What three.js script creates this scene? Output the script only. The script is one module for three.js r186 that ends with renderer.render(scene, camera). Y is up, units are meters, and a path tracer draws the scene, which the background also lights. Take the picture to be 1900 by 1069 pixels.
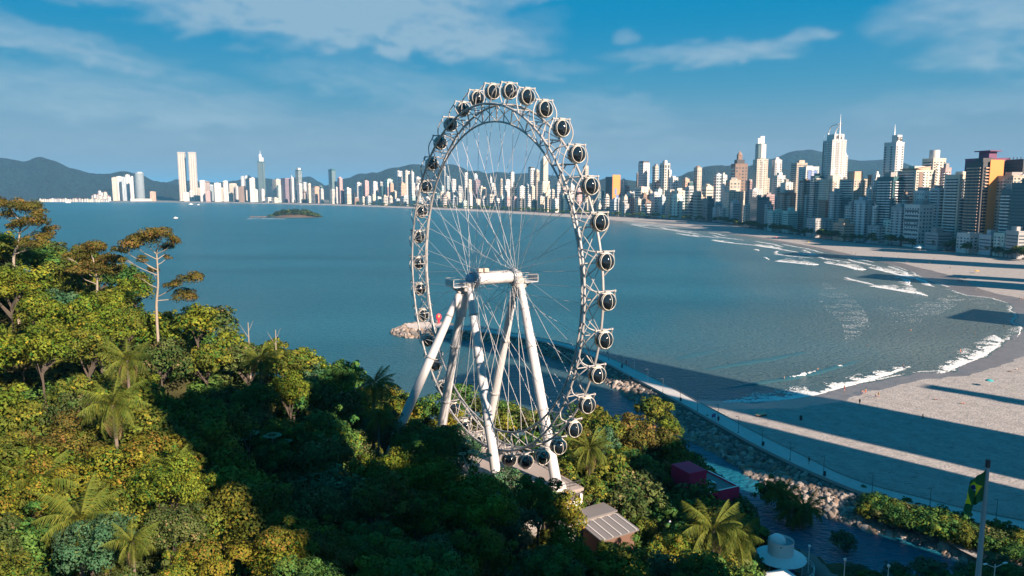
import * as THREE from 'three';
import { Sky } from 'three/addons/objects/Sky.js';
import { RoundedBoxGeometry } from 'three/addons/geometries/RoundedBoxGeometry.js';
import { mergeGeometries } from 'three/addons/utils/BufferGeometryUtils.js';
import { MarchingCubes } from 'three/addons/objects/MarchingCubes.js';
import { TextGeometry } from 'three/addons/geometries/TextGeometry.js';
import { FontLoader } from 'three/addons/loaders/FontLoader.js';

// ------------------------------------------------------------------ camera, sky, sun, exposure
const V = (x, y, z) => new THREE.Vector3(x, y, z);
const FOCAL = 1382, PITCH = 0.1303, EYE = 65;                       // photo pixels, radians, metres above the sea
const scene = new THREE.Scene();
const camera = new THREE.PerspectiveCamera(2 * Math.atan(534.5 / FOCAL) * 180 / Math.PI, 1024 / 576, 0.5, 30000);
camera.position.set(0, EYE, 0); camera.rotation.x = -PITCH;
const renderer = new THREE.WebGLRenderer({ antialias: true });
renderer.setSize(1024, 576);
renderer.toneMapping = THREE.LinearToneMapping;
renderer.toneMappingExposure = 2.6;
renderer.shadowMap.enabled = true;

const SUN_AZ = 138 * Math.PI / 180, SUN_EL = 29 * Math.PI / 180;
const sunDir = V(Math.sin(SUN_AZ) * Math.cos(SUN_EL), Math.sin(SUN_EL), -Math.cos(SUN_AZ) * Math.cos(SUN_EL));
const sun = new THREE.DirectionalLight(0xffe4cc, 5.0);
sun.position.copy(sunDir.clone().multiplyScalar(2000)).add(V(100, 0, -400));
sun.target.position.set(100, 0, -400);
sun.castShadow = true; sun.shadow.radius = 1.2; sun.shadow.mapSize.set(4096, 4096);
Object.assign(sun.shadow.camera, { left: -900, right: 900, top: 900, bottom: -900, near: 10, far: 6000 });
scene.add(sun, sun.target);

// deterministic noise
function rng(seed) { let a = seed >>> 0; return () => { a = (a + 0x6D2B79F5) >>> 0; let t = Math.imul(a ^ (a >>> 15), 1 | a); t = (t + Math.imul(t ^ (t >>> 7), 61 | t)) ^ t; return ((t ^ (t >>> 14)) >>> 0) / 4294967296; }; }
const hash2 = (x, y, s = 0) => { let h = Math.imul(x | 0, 374761393) + Math.imul(y | 0, 668265263) + Math.imul(s | 0, 2147483647); h = Math.imul(h ^ (h >>> 13), 1274126177); return ((h ^ (h >>> 16)) >>> 0) / 4294967296; };
const mod = (a, n) => ((a % n) + n) % n;
function vnoise(x, y, s = 0, per = 0) {
  const xi = Math.floor(x), yi = Math.floor(y), fx = x - xi, fy = y - yi, u = fx * fx * (3 - 2 * fx), v = fy * fy * (3 - 2 * fy);
  const g = (a, b) => per ? hash2(mod(a, per), mod(b, per), s) : hash2(a, b, s);
  return (g(xi, yi) * (1 - u) + g(xi + 1, yi) * u) * (1 - v) + (g(xi, yi + 1) * (1 - u) + g(xi + 1, yi + 1) * u) * v;
}
function fbm(x, y, oct = 4, s = 0, per = 0) { let a = 0.5, r = 0, t = 0; for (let i = 0; i < oct; i++) { r += a * vnoise(x, y, s + i * 17, per); t += a; a *= 0.5; x *= 2; y *= 2; per *= 2; } return r / t; }
const clamp = (x, a = 0, b = 1) => Math.min(b, Math.max(a, x));
const smooth = (a, b, x) => { const t = clamp((x - a) / (b - a)); return t * t * (3 - 2 * t); };
const lerp = (a, b, t) => a + (b - a) * t;
const lin = (c) => { c /= 255; return c <= 0.04045 ? c / 12.92 : ((c + 0.055) / 1.055) ** 2.4; };

// the sky: clear air with thin streaks of high cloud, computed by direction
{
  const W = 2048, Hh = 1024, data = new Float32Array(W * Hh * 4), E = 1 / 2.6;
  const cZ = [lin(0), lin(139), lin(189)], cM = [lin(84), lin(156), lin(188)], cH = [lin(144), lin(166), lin(184)], cC = [lin(164), lin(192), lin(210)];
  // cloud banks: azimuth and elevation in degrees (0 = camera forward, + to the right), half sizes, tilt, strength
  const banks = [[-24, 14.2, 22, 3.2, -0.16, 0.85], [-10, 12.4, 14, 2.4, -0.10, 0.85], [-2, 14.5, 7, 1.5, 0.10, 0.7], [-33, 9.6, 12, 1.0, -0.16, 0.8], [-29, 6.2, 14, 1.7, -0.06, 0.72], [-9, 7.6, 9, 1.5, -0.08, 0.5], [-4, 5.5, 8, 0.8, 0, 0.25],
    [15, 9.7, 6.2, 0.85, 0.03, 0.95], [21, 10.6, 2.3, 0.4, 0, 0.75], [8.6, 11, 0.9, 0.5, 0, 0.6], [7, 5.8, 7, 1.7, -0.05, 0.5], [3, 8.8, 4, 0.6, 0, 0.45], [34, 11.6, 7.5, 4.6, 0, 1.0], [31, 5.4, 10, 1.0, 0.03, 0.4], [9, 3, 12, 0.7, 0, 0.3], [-20, 4, 30, 1.5, 0, 0.3]];
  for (let j = 0; j < Hh; j++) {
    const el = ((j + 0.5) / Hh - 0.5) * 180;
    for (let i = 0; i < W; i++) {
      // three's equirect: u = atan2(z, x) / 2pi + 0.5
      const phi = ((i + 0.5) / W - 0.5) * 2 * Math.PI, dx = Math.cos(phi), dz = Math.sin(phi);
      let az = Math.atan2(dx, -dz) * 180 / Math.PI;
      const e = Math.max(el, 0), g1 = smooth(1.2, 8.5, e), g2 = smooth(5, 13.2, e);
      const c = [0, 0, 0];
      for (let k = 0; k < 3; k++) { c[k] = lerp(lerp(cH[k], cM[k], g1), cZ[k], g2); c[k] *= 1 - 0.35 * smooth(25, 90, e); }
      let d = 0;
      const n0 = fbm(az * 0.16 + 40, e * 0.55 + 7, 5, 3), n1 = fbm(az * 0.5 + 11 + n0 * 3, e * 1.6 + n0 * 4, 5, 9), n2 = fbm(az * 0.9 + e * 1.4 + n1 * 2, e * 4.2 + az * 0.55, 5, 21);
      const wx = (n0 - 0.5) * 9, wy = (n1 - 0.5) * 2.6;
      if (Math.abs(az) < 70 && e < 32) for (const [a, b, sx, sy, tilt, st] of banks) {
        const x = (az - a + wx * Math.min(1, sx / 8)), y = (e - b - tilt * (az - a) + wy * Math.min(1, sy / 1.5));
        const q = (x / sx) ** 2 + (y / sy) ** 2;
        if (q < 1.7) d += st * (1 - smooth(0.15, 1.5, q)) * (0.28 + 1.0 * n1 + 0.75 * (n2 - 0.5));
      }
      if (e > 18 || Math.abs(az) > 45) d += 0.55 * smooth(0.56, 0.78, n0 * 0.6 + n1 * 0.4) * smooth(2, 8, e);   // the same thin cloud all around
      d = clamp(d, 0, 1) * 0.74 * smooth(0.5, 3.5, e);
      const o = (j * W + i) * 4;
      for (let k = 0; k < 3; k++) data[o + k] = lerp(c[k], cC[k], d) * E;
      data[o + 3] = 1;
    }
  }
  const t = new THREE.DataTexture(data, W, Hh, THREE.RGBAFormat, THREE.FloatType);
  t.mapping = THREE.EquirectangularReflectionMapping; t.magFilter = THREE.LinearFilter; t.minFilter = THREE.LinearFilter; t.needsUpdate = true;
  scene.background = t; scene.environment = t;
}
scene.fog = new THREE.FogExp2(0x5a9fcc, 0.000052);

// ------------------------------------------------------------------ surveying: where a sight line of the photograph meets a level or a distance
const cP = Math.cos(PITCH), sP = Math.sin(PITCH);
const sight = (px, py) => { const x = (px - 950) / FOCAL, y = (534.5 - py) / FOCAL; return V(x, y * cP - sP, -(cP + y * sP)); };
const G = (px, py, h = 0) => { const d = sight(px, py); return d.multiplyScalar((h - EYE) / d.y).add(V(0, EYE, 0)); };
const A = (px, py, depth) => { const d = sight(px, py); return d.multiplyScalar(-depth / d.z).add(V(0, EYE, 0)); };
function toPixel(p) { const y = p.y - EYE, dep = -p.z * cP - y * sP, up = y * cP - p.z * sP; return [950 + FOCAL * p.x / dep, 534.5 - FOCAL * up / dep, dep]; }

// ------------------------------------------------------------------ scene helpers
const taken = {};
const numbered = (n) => { const k = taken[n] = (taken[n] ?? -1) + 1; return k ? `${n}_${String(k).padStart(3, '0')}` : n; };
const shade = (o) => { o.traverse((m) => { if (m.isMesh) { m.castShadow = true; m.receiveShadow = true; } }); return o; };
function tag(o, label, category, group, kind) { o.userData.label = label; if (category) o.userData.category = category; if (group) o.userData.group = group; if (kind) o.userData.kind = kind; return o; }
function thing(name, label, category, pos, turn = 0, group) { const g = new THREE.Group(); g.name = numbered(name); if (pos) g.position.copy(pos); g.rotation.y = turn; tag(g, label, category, group); scene.add(g); return g; }
function part(parent, name, geo, mat, label, kind) { const m = new THREE.Mesh(geo, mat); m.name = name; if (label) m.userData.label = label; if (kind) m.userData.kind = kind; m.castShadow = m.receiveShadow = true; parent.add(m); return m; }
function struct(name, geo, mat, label) { const m = new THREE.Mesh(geo, mat); m.name = numbered(name); m.userData.kind = 'structure'; if (label) m.userData.label = label; m.castShadow = m.receiveShadow = true; scene.add(m); return m; }
function copyOf(o, pos, turn, label, group) { const c = o.clone(); c.userData = { ...o.userData }; c.name = numbered(o.name.replace(/_\d{3}$/, '')); if (pos) c.position.copy(pos); c.rotation.y = turn ?? 0; if (label) c.userData.label = label; if (group) c.userData.group = group; scene.add(c); return c; }
const ORD = ['', 'first', 'second', 'third', 'fourth', 'fifth', 'sixth', 'seventh', 'eighth', 'ninth', 'tenth', 'eleventh', 'twelfth', 'thirteenth', 'fourteenth', 'fifteenth', 'sixteenth', 'seventeenth', 'eighteenth', 'nineteenth', 'twentieth'];
const ord = (n) => n <= 20 ? ORD[n] : n % 10 ? ['', '', 'twenty', 'thirty', 'forty', 'fifty', 'sixty', 'seventy'][Math.floor(n / 10)] + '-' + ORD[n % 10] : ['', '', 'twentieth', 'thirtieth', 'fortieth', 'fiftieth', 'sixtieth'][n / 10];
const mat = (r, g, b, rough = 0.8, extra = {}) => { const m = new THREE.MeshStandardMaterial({ roughness: rough, metalness: 0, ...extra }); m.color.setRGB(r, g, b); return m; };

function rod(a, b, r0, r1 = r0, seg = 6) {                                       // a tapered bar between two points
  const d = b.clone().sub(a), g = new THREE.CylinderGeometry(r1, r0, d.length(), seg, 1);
  g.applyQuaternion(new THREE.Quaternion().setFromUnitVectors(V(0, 1, 0), d.normalize()));
  return g.translate((a.x + b.x) / 2, (a.y + b.y) / 2, (a.z + b.z) / 2);
}
const tube = (pts, r, seg = 12, rs = 5) => new THREE.TubeGeometry(new THREE.CatmullRomCurve3(pts), seg, r, rs);
const box = (w, h, d, x = 0, y = 0, z = 0) => new THREE.BoxGeometry(w, h, d).translate(x, y, z);
const bare = (g) => { const o = (g.index ? g.toNonIndexed() : g.clone()); for (const k of Object.keys(o.attributes)) if (!['position', 'normal', 'uv'].includes(k)) o.deleteAttribute(k); if (!o.attributes.uv) o.setAttribute('uv', new THREE.Float32BufferAttribute(new Float32Array(o.attributes.position.count * 2), 2)); return o; };
const join = (list) => mergeGeometries(list.map(bare));
function rawGeo(pos, idx, col, uv) { const g = new THREE.BufferGeometry(); g.setAttribute('position', new THREE.Float32BufferAttribute(pos, 3)); if (col) g.setAttribute('color', new THREE.Float32BufferAttribute(col, 3)); if (uv) g.setAttribute('uv', new THREE.Float32BufferAttribute(uv, 2)); if (idx) g.setIndex(idx); g.computeVertexNormals(); return g; }
function noiseTex(size, fn, srgb = false) {                                      // fn(u, v) -> [r, g, b] in 0..255, tiling is up to fn
  const d = new Uint8Array(size * size * 4);
  for (let j = 0; j < size; j++) for (let i = 0; i < size; i++) { const c = fn(i / size, j / size), o = (j * size + i) * 4; d[o] = c[0]; d[o + 1] = c[1]; d[o + 2] = c[2]; d[o + 3] = c[3] ?? 255; }
  const t = new THREE.DataTexture(d, size, size); t.wrapS = t.wrapT = THREE.RepeatWrapping; t.magFilter = THREE.LinearFilter; t.minFilter = THREE.LinearMipmapLinearFilter; t.generateMipmaps = true;
  if (srgb) t.colorSpace = THREE.SRGBColorSpace; t.needsUpdate = true; return t;
}

// ------------------------------------------------------------------ shore lines: [water edge, dry sand edge, back of the beach], photo sight lines or world x, z
const g2 = (px, py, h) => { const p = G(px, py, h); return [p.x, p.z]; };
const shore = [
  [g2(1275, 742, 0), g2(1284, 756, 0.6), [88, -96]], [g2(1400, 747, 0), g2(1440, 758, 0.6), [135, -92]], [g2(1500, 735, 0), g2(1562, 744, 0.6), [165, -108]],
  [g2(1600, 713, 0), g2(1600, 729, 0.6), [192, -150]], [g2(1690, 692, 0), g2(1700, 709, 0.6), [214, -195]], [g2(1760, 689, 0), g2(1790, 697, 0.6), [236, -245]],
  [g2(1820, 664, 0), g2(1850, 680, 0.6), [262, -300]], [g2(1856, 640, 0), g2(1902, 664, 0.6), [290, -355]], [g2(1886, 626, 0), g2(1940, 640, 0.6), [320, -410]],
  [g2(1893, 606, 0), g2(1965, 610, 0.6), [350, -470]], [g2(1885, 575, 0), g2(1940, 580, 0.6), [385, -530]], [g2(1850, 556, 0), g2(1902, 556, 0.6), [420, -590]],
  [g2(1790, 545, 0), g2(1830, 540, 0.6), [450, -645]], [g2(1735, 522, 0), g2(1775, 514, 0.6), g2(1900, 482, 2)], [g2(1692, 505, 0), g2(1712, 498, 0.6), g2(1795, 471, 2)],
  [g2(1632, 485, 0), g2(1662, 486, 0.6), g2(1690, 459, 2)], [g2(1560, 473, 0), g2(1589, 474, 0.6), g2(1584, 450, 2)], [g2(1500, 460, 0), g2(1518, 459, 0.6), g2(1500, 439, 2)],
  [g2(1440, 449, 0), g2(1450, 447.5, 0.6), g2(1440, 431, 2)], [g2(1380, 438, 0), g2(1390, 437, 0.6), g2(1380, 421, 2)], [g2(1330, 430.5, 0), g2(1334, 429.5, 0.6), g2(1330, 414, 2)],
  ...[[1250, 420, 419, 408.5], [1150, 410.5, 409.5, 402.5], [1050, 403, 402.2, 397], [950, 396.5, 396, 391.8], [850, 391, 390.5, 387], [750, 386.4, 386, 383.5], [650, 382.4, 382, 380], [550, 379.5, 379.2, 377.8], [450, 377.4, 377.1, 376], [350, 376, 375.8, 374.8], [250, 375.2, 375, 374.2], [150, 374.6, 374.4, 373.8], [60, 374, 373.8, 373.2], [-200, 373.2, 373, 372.6]].map(([x, a, b, c]) => [g2(x, a, 0), g2(x, b, 0.6), g2(x, c, 2)]),
];
function refine(i, per) {                                                        // a smooth, denser version of one of the three lines
  const c = new THREE.CatmullRomCurve3(shore.map((s) => V(s[i][0], 0, s[i][1])), false, 'centripetal'), out = [], n = shore.length - 1;
  for (let k = 0; k < n; k++) for (let j = 0; j < per; j++) { const p = c.getPoint((k + j / per) / n); out.push([p.x, p.z]); }
  out.push(shore[n][i]); return out;
}
const PER = 8, lineW = refine(0, PER), lineD = refine(1, PER), lineB = refine(2, PER);
// the water's edge swings in and out with the swash
lineW.forEach((p, i) => { if (i && i < 28 * PER) { const k = Math.min(1, i / 6); p[0] += (fbm(i * 0.35, 2.1, 3, 5) - 0.5) * 7 * k; p[1] += (fbm(i * 0.35, 9.7, 3, 6) - 0.5) * 7 * k; } });
lineD.forEach((p, i) => { if (i && i < 24 * PER) { p[0] += (fbm(i * 0.5, 4.1, 3, 7) - 0.5) * 5; p[1] += (fbm(i * 0.5, 1.7, 3, 8) - 0.5) * 5; } });
function sheet(l0, l1, y0, y1, rows, rough = 0) {
  const pos = [], idx = [], uv = [], n = l0.length;
  for (let i = 0; i < n; i++) for (let j = 0; j <= rows; j++) { const t = j / rows, x = lerp(l0[i][0], l1[i][0], t), z = lerp(l0[i][1], l1[i][1], t); pos.push(x, lerp(y0, y1, t) + (j && j < rows ? (fbm(x * 0.08, z * 0.08, 3, 44) - 0.5) * rough : 0), z); uv.push(x / 20, z / 20); }
  for (let i = 0; i < n - 1; i++) for (let j = 0; j < rows; j++) { const a = i * (rows + 1) + j, b = a + rows + 1; idx.push(a, a + 1, b, b, a + 1, b + 1); }
  return rawGeo(pos, idx, null, uv);
}
const sandTex = noiseTex(512, (u, v) => { const a = fbm(u * 8, v * 8, 5, 1, 8), b = fbm(u * 64, v * 64, 2, 2, 64), c = 0.92 + 0.16 * (a - 0.5) + 0.12 * (b - 0.5) - 0.13 * smooth(0.6, 0.72, fbm(u * 20, v * 60, 4, 19, 20)); return [210 * c, 205 * c, 202 * c]; }, true);
const sandBump = noiseTex(512, (u, v) => { const a = fbm(u * 40, v * 40, 3, 11, 40), b = fbm(u * 12, v * 12, 3, 12, 12); const f = 255 * clamp(a * 0.6 + b * 0.4); return [f, f, f]; });
const sandMat = mat(0.53, 0.53, 0.53, 0.95, { map: sandTex, bumpMap: sandBump, bumpScale: 0.22 });
const wetMat = mat(0.3, 0.29, 0.29, 0.34, { map: sandTex, bumpMap: sandBump, bumpScale: 0.03 });
struct('beach_sand', sheet(lineD, lineB, 0.6, 2.0, 10, 0.25), sandMat);
struct('wet_sand', sheet(lineW.map((p, i) => { const q = lineD[i], k = 0.35; return [p[0] - (q[0] - p[0]) * k, p[1] - (q[1] - p[1]) * k]; }), lineD, -0.21, 0.6, 4), wetMat);
// the town's ground behind the beach
{
  const inland = lineB.map((p, i) => { const q = lineB[Math.min(i + 1, lineB.length - 1)], o = lineB[Math.max(0, i - 1)], dx = q[0] - o[0], dz = q[1] - o[1], l = Math.hypot(dx, dz) || 1, w = 400 + i * 12; return [p[0] - dz / l * w * 1 + 200, p[1] + dx / l * w - 0 * i]; });
  struct('town_ground', sheet(lineB, inland, 2.0, 2.6, 6), mat(0.11, 0.12, 0.11, 0.95));
  const prom = lineB.map((p, i) => { const q = inland[i], l = Math.hypot(q[0] - p[0], q[1] - p[1]); return [p[0] + (q[0] - p[0]) / l * 16, p[1] + (q[1] - p[1]) / l * 16]; });
  struct('beach_avenue', sheet(lineB, prom, 2.25, 2.3, 1), mat(0.08, 0.08, 0.085, 0.9));
}

// ------------------------------------------------------------------ the sea
const distPts = lineW.filter((_, i) => i % 2 === 0);
function shoreDist(x, z) { let m = 1e9; for (const p of distPts) { const d = (p[0] - x) ** 2 + (p[1] - z) ** 2; if (d < m) m = d; } return Math.sqrt(m); }
{
  const pos = [], col = [], uv = [], idx = [], NA = 150, rows = [];
  for (let d = 60; d < 26000; d *= d < 900 ? 1.028 : d < 3000 ? 1.06 : 1.3) rows.push(d);
  rows.forEach((d) => { for (let i = 0; i <= NA; i++) {
    const az = lerp(-62, 62, i / NA) * Math.PI / 180, x = Math.sin(az) * d, z = -Math.cos(az) * d, s = d < 1600 ? shoreDist(x, z) : 500;
    const n = fbm(x / 55, z / 120, 4, 31), m = fbm(x / 210 + 3, z / 420, 3, 33), silt = clamp(1 - s / (60 + 160 * n)) * 0.85 + 0.35 * smooth(0.5, 0.75, m) * clamp(1 - s / 420);
    const channelSkyTint = smooth(-250, -205, z) * smooth(0, 28, x);  // channel water painted bluer to stand in for sky reflection in shade
    const k = clamp(silt + 0.1 * channelSkyTint), p = [lerp(lerp(0.016, 0.085, k), 0.008, channelSkyTint), lerp(lerp(0.088, 0.115, k), 0.105, channelSkyTint), lerp(lerp(0.125, 0.115, k), 0.165, channelSkyTint)], w = 0.62 + 0.5 * fbm(x / 160 + 7, z / 60, 4, 35) + 0.28 * fbm(x / 700, z / 240 + 3, 3, 36);
    pos.push(x, 0, z); col.push(p[0] * w, p[1] * w, p[2] * w); uv.push(x / 48, z / 48);
  } });
  for (let j = 0; j < rows.length - 1; j++) for (let i = 0; i < NA; i++) { const a = j * (NA + 1) + i, b = a + NA + 1; idx.push(a, a + 1, b, b, a + 1, b + 1); }
  const ripple = noiseTex(1024, (u, v) => {
    const wv = fbm(u * 5, v * 5, 3, 50, 5); let h = 0.5 * fbm(u * 26 + wv * 0.0, v * 40, 3, 51, 0 | 26 ? 0 : 0) ; h = 0;
    h += 0.34 * fbm(u * 18, v * 36, 3, 52, 18) + 0.30 * fbm(u * 40, v * 72, 3, 53, 40) + 0.36 * fbm(u * 7, v * 14, 2, 54, 7);
    h = 1 - Math.abs(2 * h - 1); const f = 255 * clamp(h); return [f, f, f];
  });
  const seaMat = new THREE.MeshPhysicalMaterial({ vertexColors: true, roughness: 0.34, bumpMap: ripple, bumpScale: 0.85, ior: 1.33 });
  struct('sea', rawGeo(pos, idx, col, uv), seaMat);
}

// ------------------------------------------------------------------ foam, swell and breakers
const foamMat = mat(0.6, 0.63, 0.64, 0.9, { side: THREE.DoubleSide });
const crestMat = mat(0.62, 0.64, 0.65, 0.9);
const swellMat = new THREE.MeshPhysicalMaterial({ color: new THREE.Color().setRGB(0.03, 0.085, 0.105), roughness: 0.34, ior: 1.33 });
const fleck = (() => { const r = rng(404), pos = [0, 0, 0], idx = [], n = 9; for (let i = 0; i < n; i++) { const a = i / n * Math.PI * 2, k = 0.55 + 0.6 * r(); pos.push(Math.cos(a) * k, -0.02, Math.sin(a) * k); idx.push(0, 1 + (i + 1) % n, 1 + i); } return rawGeo(pos, idx); })();
let foamSeed = 900;
// foam as many flat flecks and strings of froth: crowded along the front edge, torn and sparse toward the back
function foamPatch(front, back, y, thin = 0, size = 1) {
  const at = (q) => q.isVector3 ? q : G(q[0], q[1], 0), cf = new THREE.CatmullRomCurve3(front.map(at)), cb = new THREE.CatmullRomCurve3(back.map(at)), r = rng(foamSeed++);
  const len = cf.getLength(), wid = cf.getPointAt(0.5).distanceTo(cb.getPointAt(0.5)), n = Math.min(4200, Math.round(len * (wid + 2) * (thin ? 0.5 : 2.4))), list = [];
  for (let i = 0; i < n; i++) {
    const u = r(), v = thin ? r() : Math.pow(r(), 1.7), p = cf.getPointAt(u).lerp(cb.getPointAt(u), v), w = fbm(p.x * (thin ? 0.1 : 0.22), p.z * (thin ? 0.3 : 0.22), 4, 73), edge = Math.min(1, Math.min(u, 1 - u) * 7);
    if (w < (thin ? 0.5 : 0.3 + 0.32 * v) || r() > edge + 0.1) continue;
    list.push([p, (thin ? 0.1 + 0.3 * r() * r() : lerp(0.6, 0.17, v) * (0.45 + r())) * size, r()]);
  }
  const m = new THREE.InstancedMesh(fleck, foamMat, list.length), t = cf.getTangentAt(0.5), ang = Math.atan2(-t.z, t.x), o = new THREE.Object3D();
  list.forEach(([p, s, k], i) => { o.position.set(p.x, y + k * 0.05, p.z); o.rotation.set(0, ang + (k - 0.5) * (thin ? 0.5 : 1.2), 0); o.scale.set(s * (thin ? 2.6 : 1.7), 1, s * (thin ? 0.4 : 0.75)); o.updateMatrix(); m.setMatrixAt(i, o.matrix); });
  m.name = numbered('wave_foam'); m.userData = { kind: 'stuff', label: thin ? 'thin torn foam drifting in the shallows' : 'white foam of a spent wave' }; m.receiveShadow = true; scene.add(m); return m;
}
function crest(line, w, h, m = crestMat, name = 'breaking_wave', ragged = 1) {   // a rolled ridge of water along a line
  const c = new THREE.CatmullRomCurve3(line.map((q) => q.isVector3 ? q : G(q[0], q[1], 0))), n = 70, rs = 8, pos = [], idx = [];
  for (let i = 0; i <= n; i++) {
    const t = i / n, p = c.getPointAt(t), tg = c.getTangentAt(t), nx = -tg.z, nz = tg.x, k = Math.sin(Math.PI * t) ** 0.6, r = 1 + ragged * (fbm(i * 0.5, line[0].x ?? line[0][0], 3, 81) - 0.5) * 1.5, sh = ragged * (fbm(i * 0.3, 5.5, 3, 83) - 0.5) * w * 0.8;
    for (let j = 0; j <= rs; j++) { const a = j / rs * Math.PI, q = Math.cos(a) * w * 0.5 * k * r + sh; pos.push(p.x + nx * q, -0.04 + Math.sin(a) ** 1.4 * h * k * r, p.z + nz * q); }
  }
  for (let i = 0; i < n; i++) for (let j = 0; j < rs; j++) { const a = i * (rs + 1) + j, b = a + rs + 1; idx.push(a, a + 1, b, b, a + 1, b + 1); }
  const o = struct(name, rawGeo(pos, idx), m); return o;
}
foamPatch([[1335, 747], [1440, 743], [1510, 732], [1570, 716], [1630, 700], [1690, 681]], [[1360, 736], [1430, 722], [1490, 715], [1550, 704], [1600, 692], [1650, 680]], 0.06);
crest([[1340, 748], [1440, 744], [1510, 733], [1570, 717], [1630, 701], [1690, 681.5]], 0.7, 0.16);
foamPatch([[1742, 695], [1785, 677], [1822, 661], [1850, 642], [1856, 630], [1845, 622]], [[1735, 690], [1752, 668], [1775, 652], [1800, 640], [1822, 630], [1836, 623]], 0.07);
crest([[1742, 695.5], [1785, 677.5], [1822, 661.5], [1850, 642.5], [1856, 630]], 0.7, 0.16);
crest([[1455, 704], [1480, 699], [1505, 693], [1526, 687]], 1.7, 0.7); crest([[1554, 681], [1562, 679]], 1.4, 0.5);
foamPatch([[1612, 531], [1650, 537], [1690, 544], [1722, 549]], [[1615, 530], [1640, 528], [1668, 525], [1700, 535]], 0.05); crest([[1690, 543.5], [1708, 547], [1723, 549.5]], 1.6, 0.6);
foamPatch([[1437, 485], [1470, 488], [1500, 491], [1519, 491]], [[1445, 483], [1460, 478], [1470, 475], [1495, 481]], 0.05); crest([[1488, 490], [1505, 491.5], [1520, 491]], 1.8, 0.7);
foamPatch([[1530, 488], [1565, 494], [1590, 500], [1606, 500]], [[1528, 484], [1555, 482], [1580, 484], [1600, 494]], 0.05); crest([[1580, 499], [1595, 501], [1607, 500]], 1.8, 0.7);
foamPatch([[1612, 497], [1650, 506], [1690, 515], [1722, 518]], [[1610, 493], [1640, 494], [1672, 500], [1710, 511]], 0.06); crest([[1650, 507], [1690, 516], [1722, 518.5]], 1.0, 0.3);
foamPatch([[1480, 471], [1500, 473.5], [1522, 474]], [[1485, 469.5], [1500, 469.8], [1515, 471.5]], 0.05);
foamPatch([[1400, 455], [1420, 459], [1452, 462]], [[1400, 452], [1425, 454], [1450, 459]], 0.05); crest([[1398, 463], [1409, 465]], 1.8, 0.6); crest([[1416, 477], [1428, 482.5]], 1.6, 0.6);
foamPatch([[1320, 446], [1345, 450], [1365, 452]], [[1322, 444], [1342, 446], [1360, 449]], 0.05); foamPatch([[1255, 433], [1275, 437], [1300, 440]], [[1255, 431.5], [1278, 434.5], [1298, 437.5]], 0.05);
foamPatch([[1170, 417], [1190, 418.5], [1205, 419]], [[1172, 415.5], [1190, 416.5], [1203, 417.8]], 0.05); foamPatch([[1225, 423], [1250, 428], [1300, 436]], [[1225, 422], [1252, 425], [1300, 433]], 0.05);
foamPatch([[1762, 533], [1748, 529], [1735, 526]], [[1760, 531.5], [1747, 527.5], [1735, 524.5]], 0.06);
foamPatch([[1896, 606], [1893, 620], [1880, 634]], [[1880, 605], [1868, 612], [1855, 611]], 0.07, 1); crest([[1893, 606], [1891, 620], [1880, 634]], 0.6, 0.14);
foamPatch([[1640, 610], [1700, 600], [1760, 575], [1800, 550]], [[1600, 560], [1660, 570], [1720, 560], [1770, 545]], 0.035, 1); foamPatch([[1515, 560], [1560, 600], [1570, 640]], [[1525, 520], [1590, 560], [1620, 610]], 0.03, 1);
foamPatch([[1790, 548], [1820, 552], [1850, 560]], [[1780, 550], [1800, 560], [1840, 575]], 0.04, 1);
crest([[1300, 687], [1370, 676], [1440, 664], [1500, 652]], 5.0, 0.42, swellMat, 'swell', 0.4); crest([[1250, 668], [1290, 658], [1330, 650]], 5, 0.25, swellMat, 'swell', 0.4);
crest([[1330, 722], [1400, 712], [1460, 703], [1530, 687], [1600, 668]], 4.0, 0.5, swellMat, 'swell', 0.4);
// long thin breaker lines that follow the curve of the shore
{
  const r = rng(4711), offs = (k, d) => { const [x, z] = lineW[k], [x1, z1] = lineW[Math.min(k + 3, lineW.length - 1)], [x0, z0] = lineW[Math.max(0, k - 3)], l = Math.hypot(x1 - x0, z1 - z0) || 1; return V(x + (z1 - z0) / l * d, 0, z - (x1 - x0) / l * d); };
  for (const d of [7, 20, 36, 55]) for (let k = Math.floor(12.5 * PER); k < 21.5 * PER;) { const n = 4 + Math.floor(r() * 9), a = [], b = []; for (let i = 0; i <= n; i++) { const w = d * (1 + 0.12 * Math.sin(i * 0.7 + d)) * (0.7 + k * 0.0022); a.push(offs(k + i, w)); b.push(offs(k + i, w + (2.5 + 5 * Math.sin(Math.PI * i / n)))); } if (r() < 0.75) { foamPatch(a, b, 0.05, 0, 0.9); crest(a, 1.1, 0.3); } k += n + 1 + Math.floor(r() * 7); }
  for (let k = 2 * PER; k < 13 * PER;) { const n = 8 + Math.floor(r() * 10), a = [], b = []; for (let i = 0; i <= n; i++) { a.push(offs(k + i, 1.2)); b.push(offs(k + i, 3.6)); } foamPatch(a, b, 0.05, 0, 0.55); k += n + 2; }
}

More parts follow.
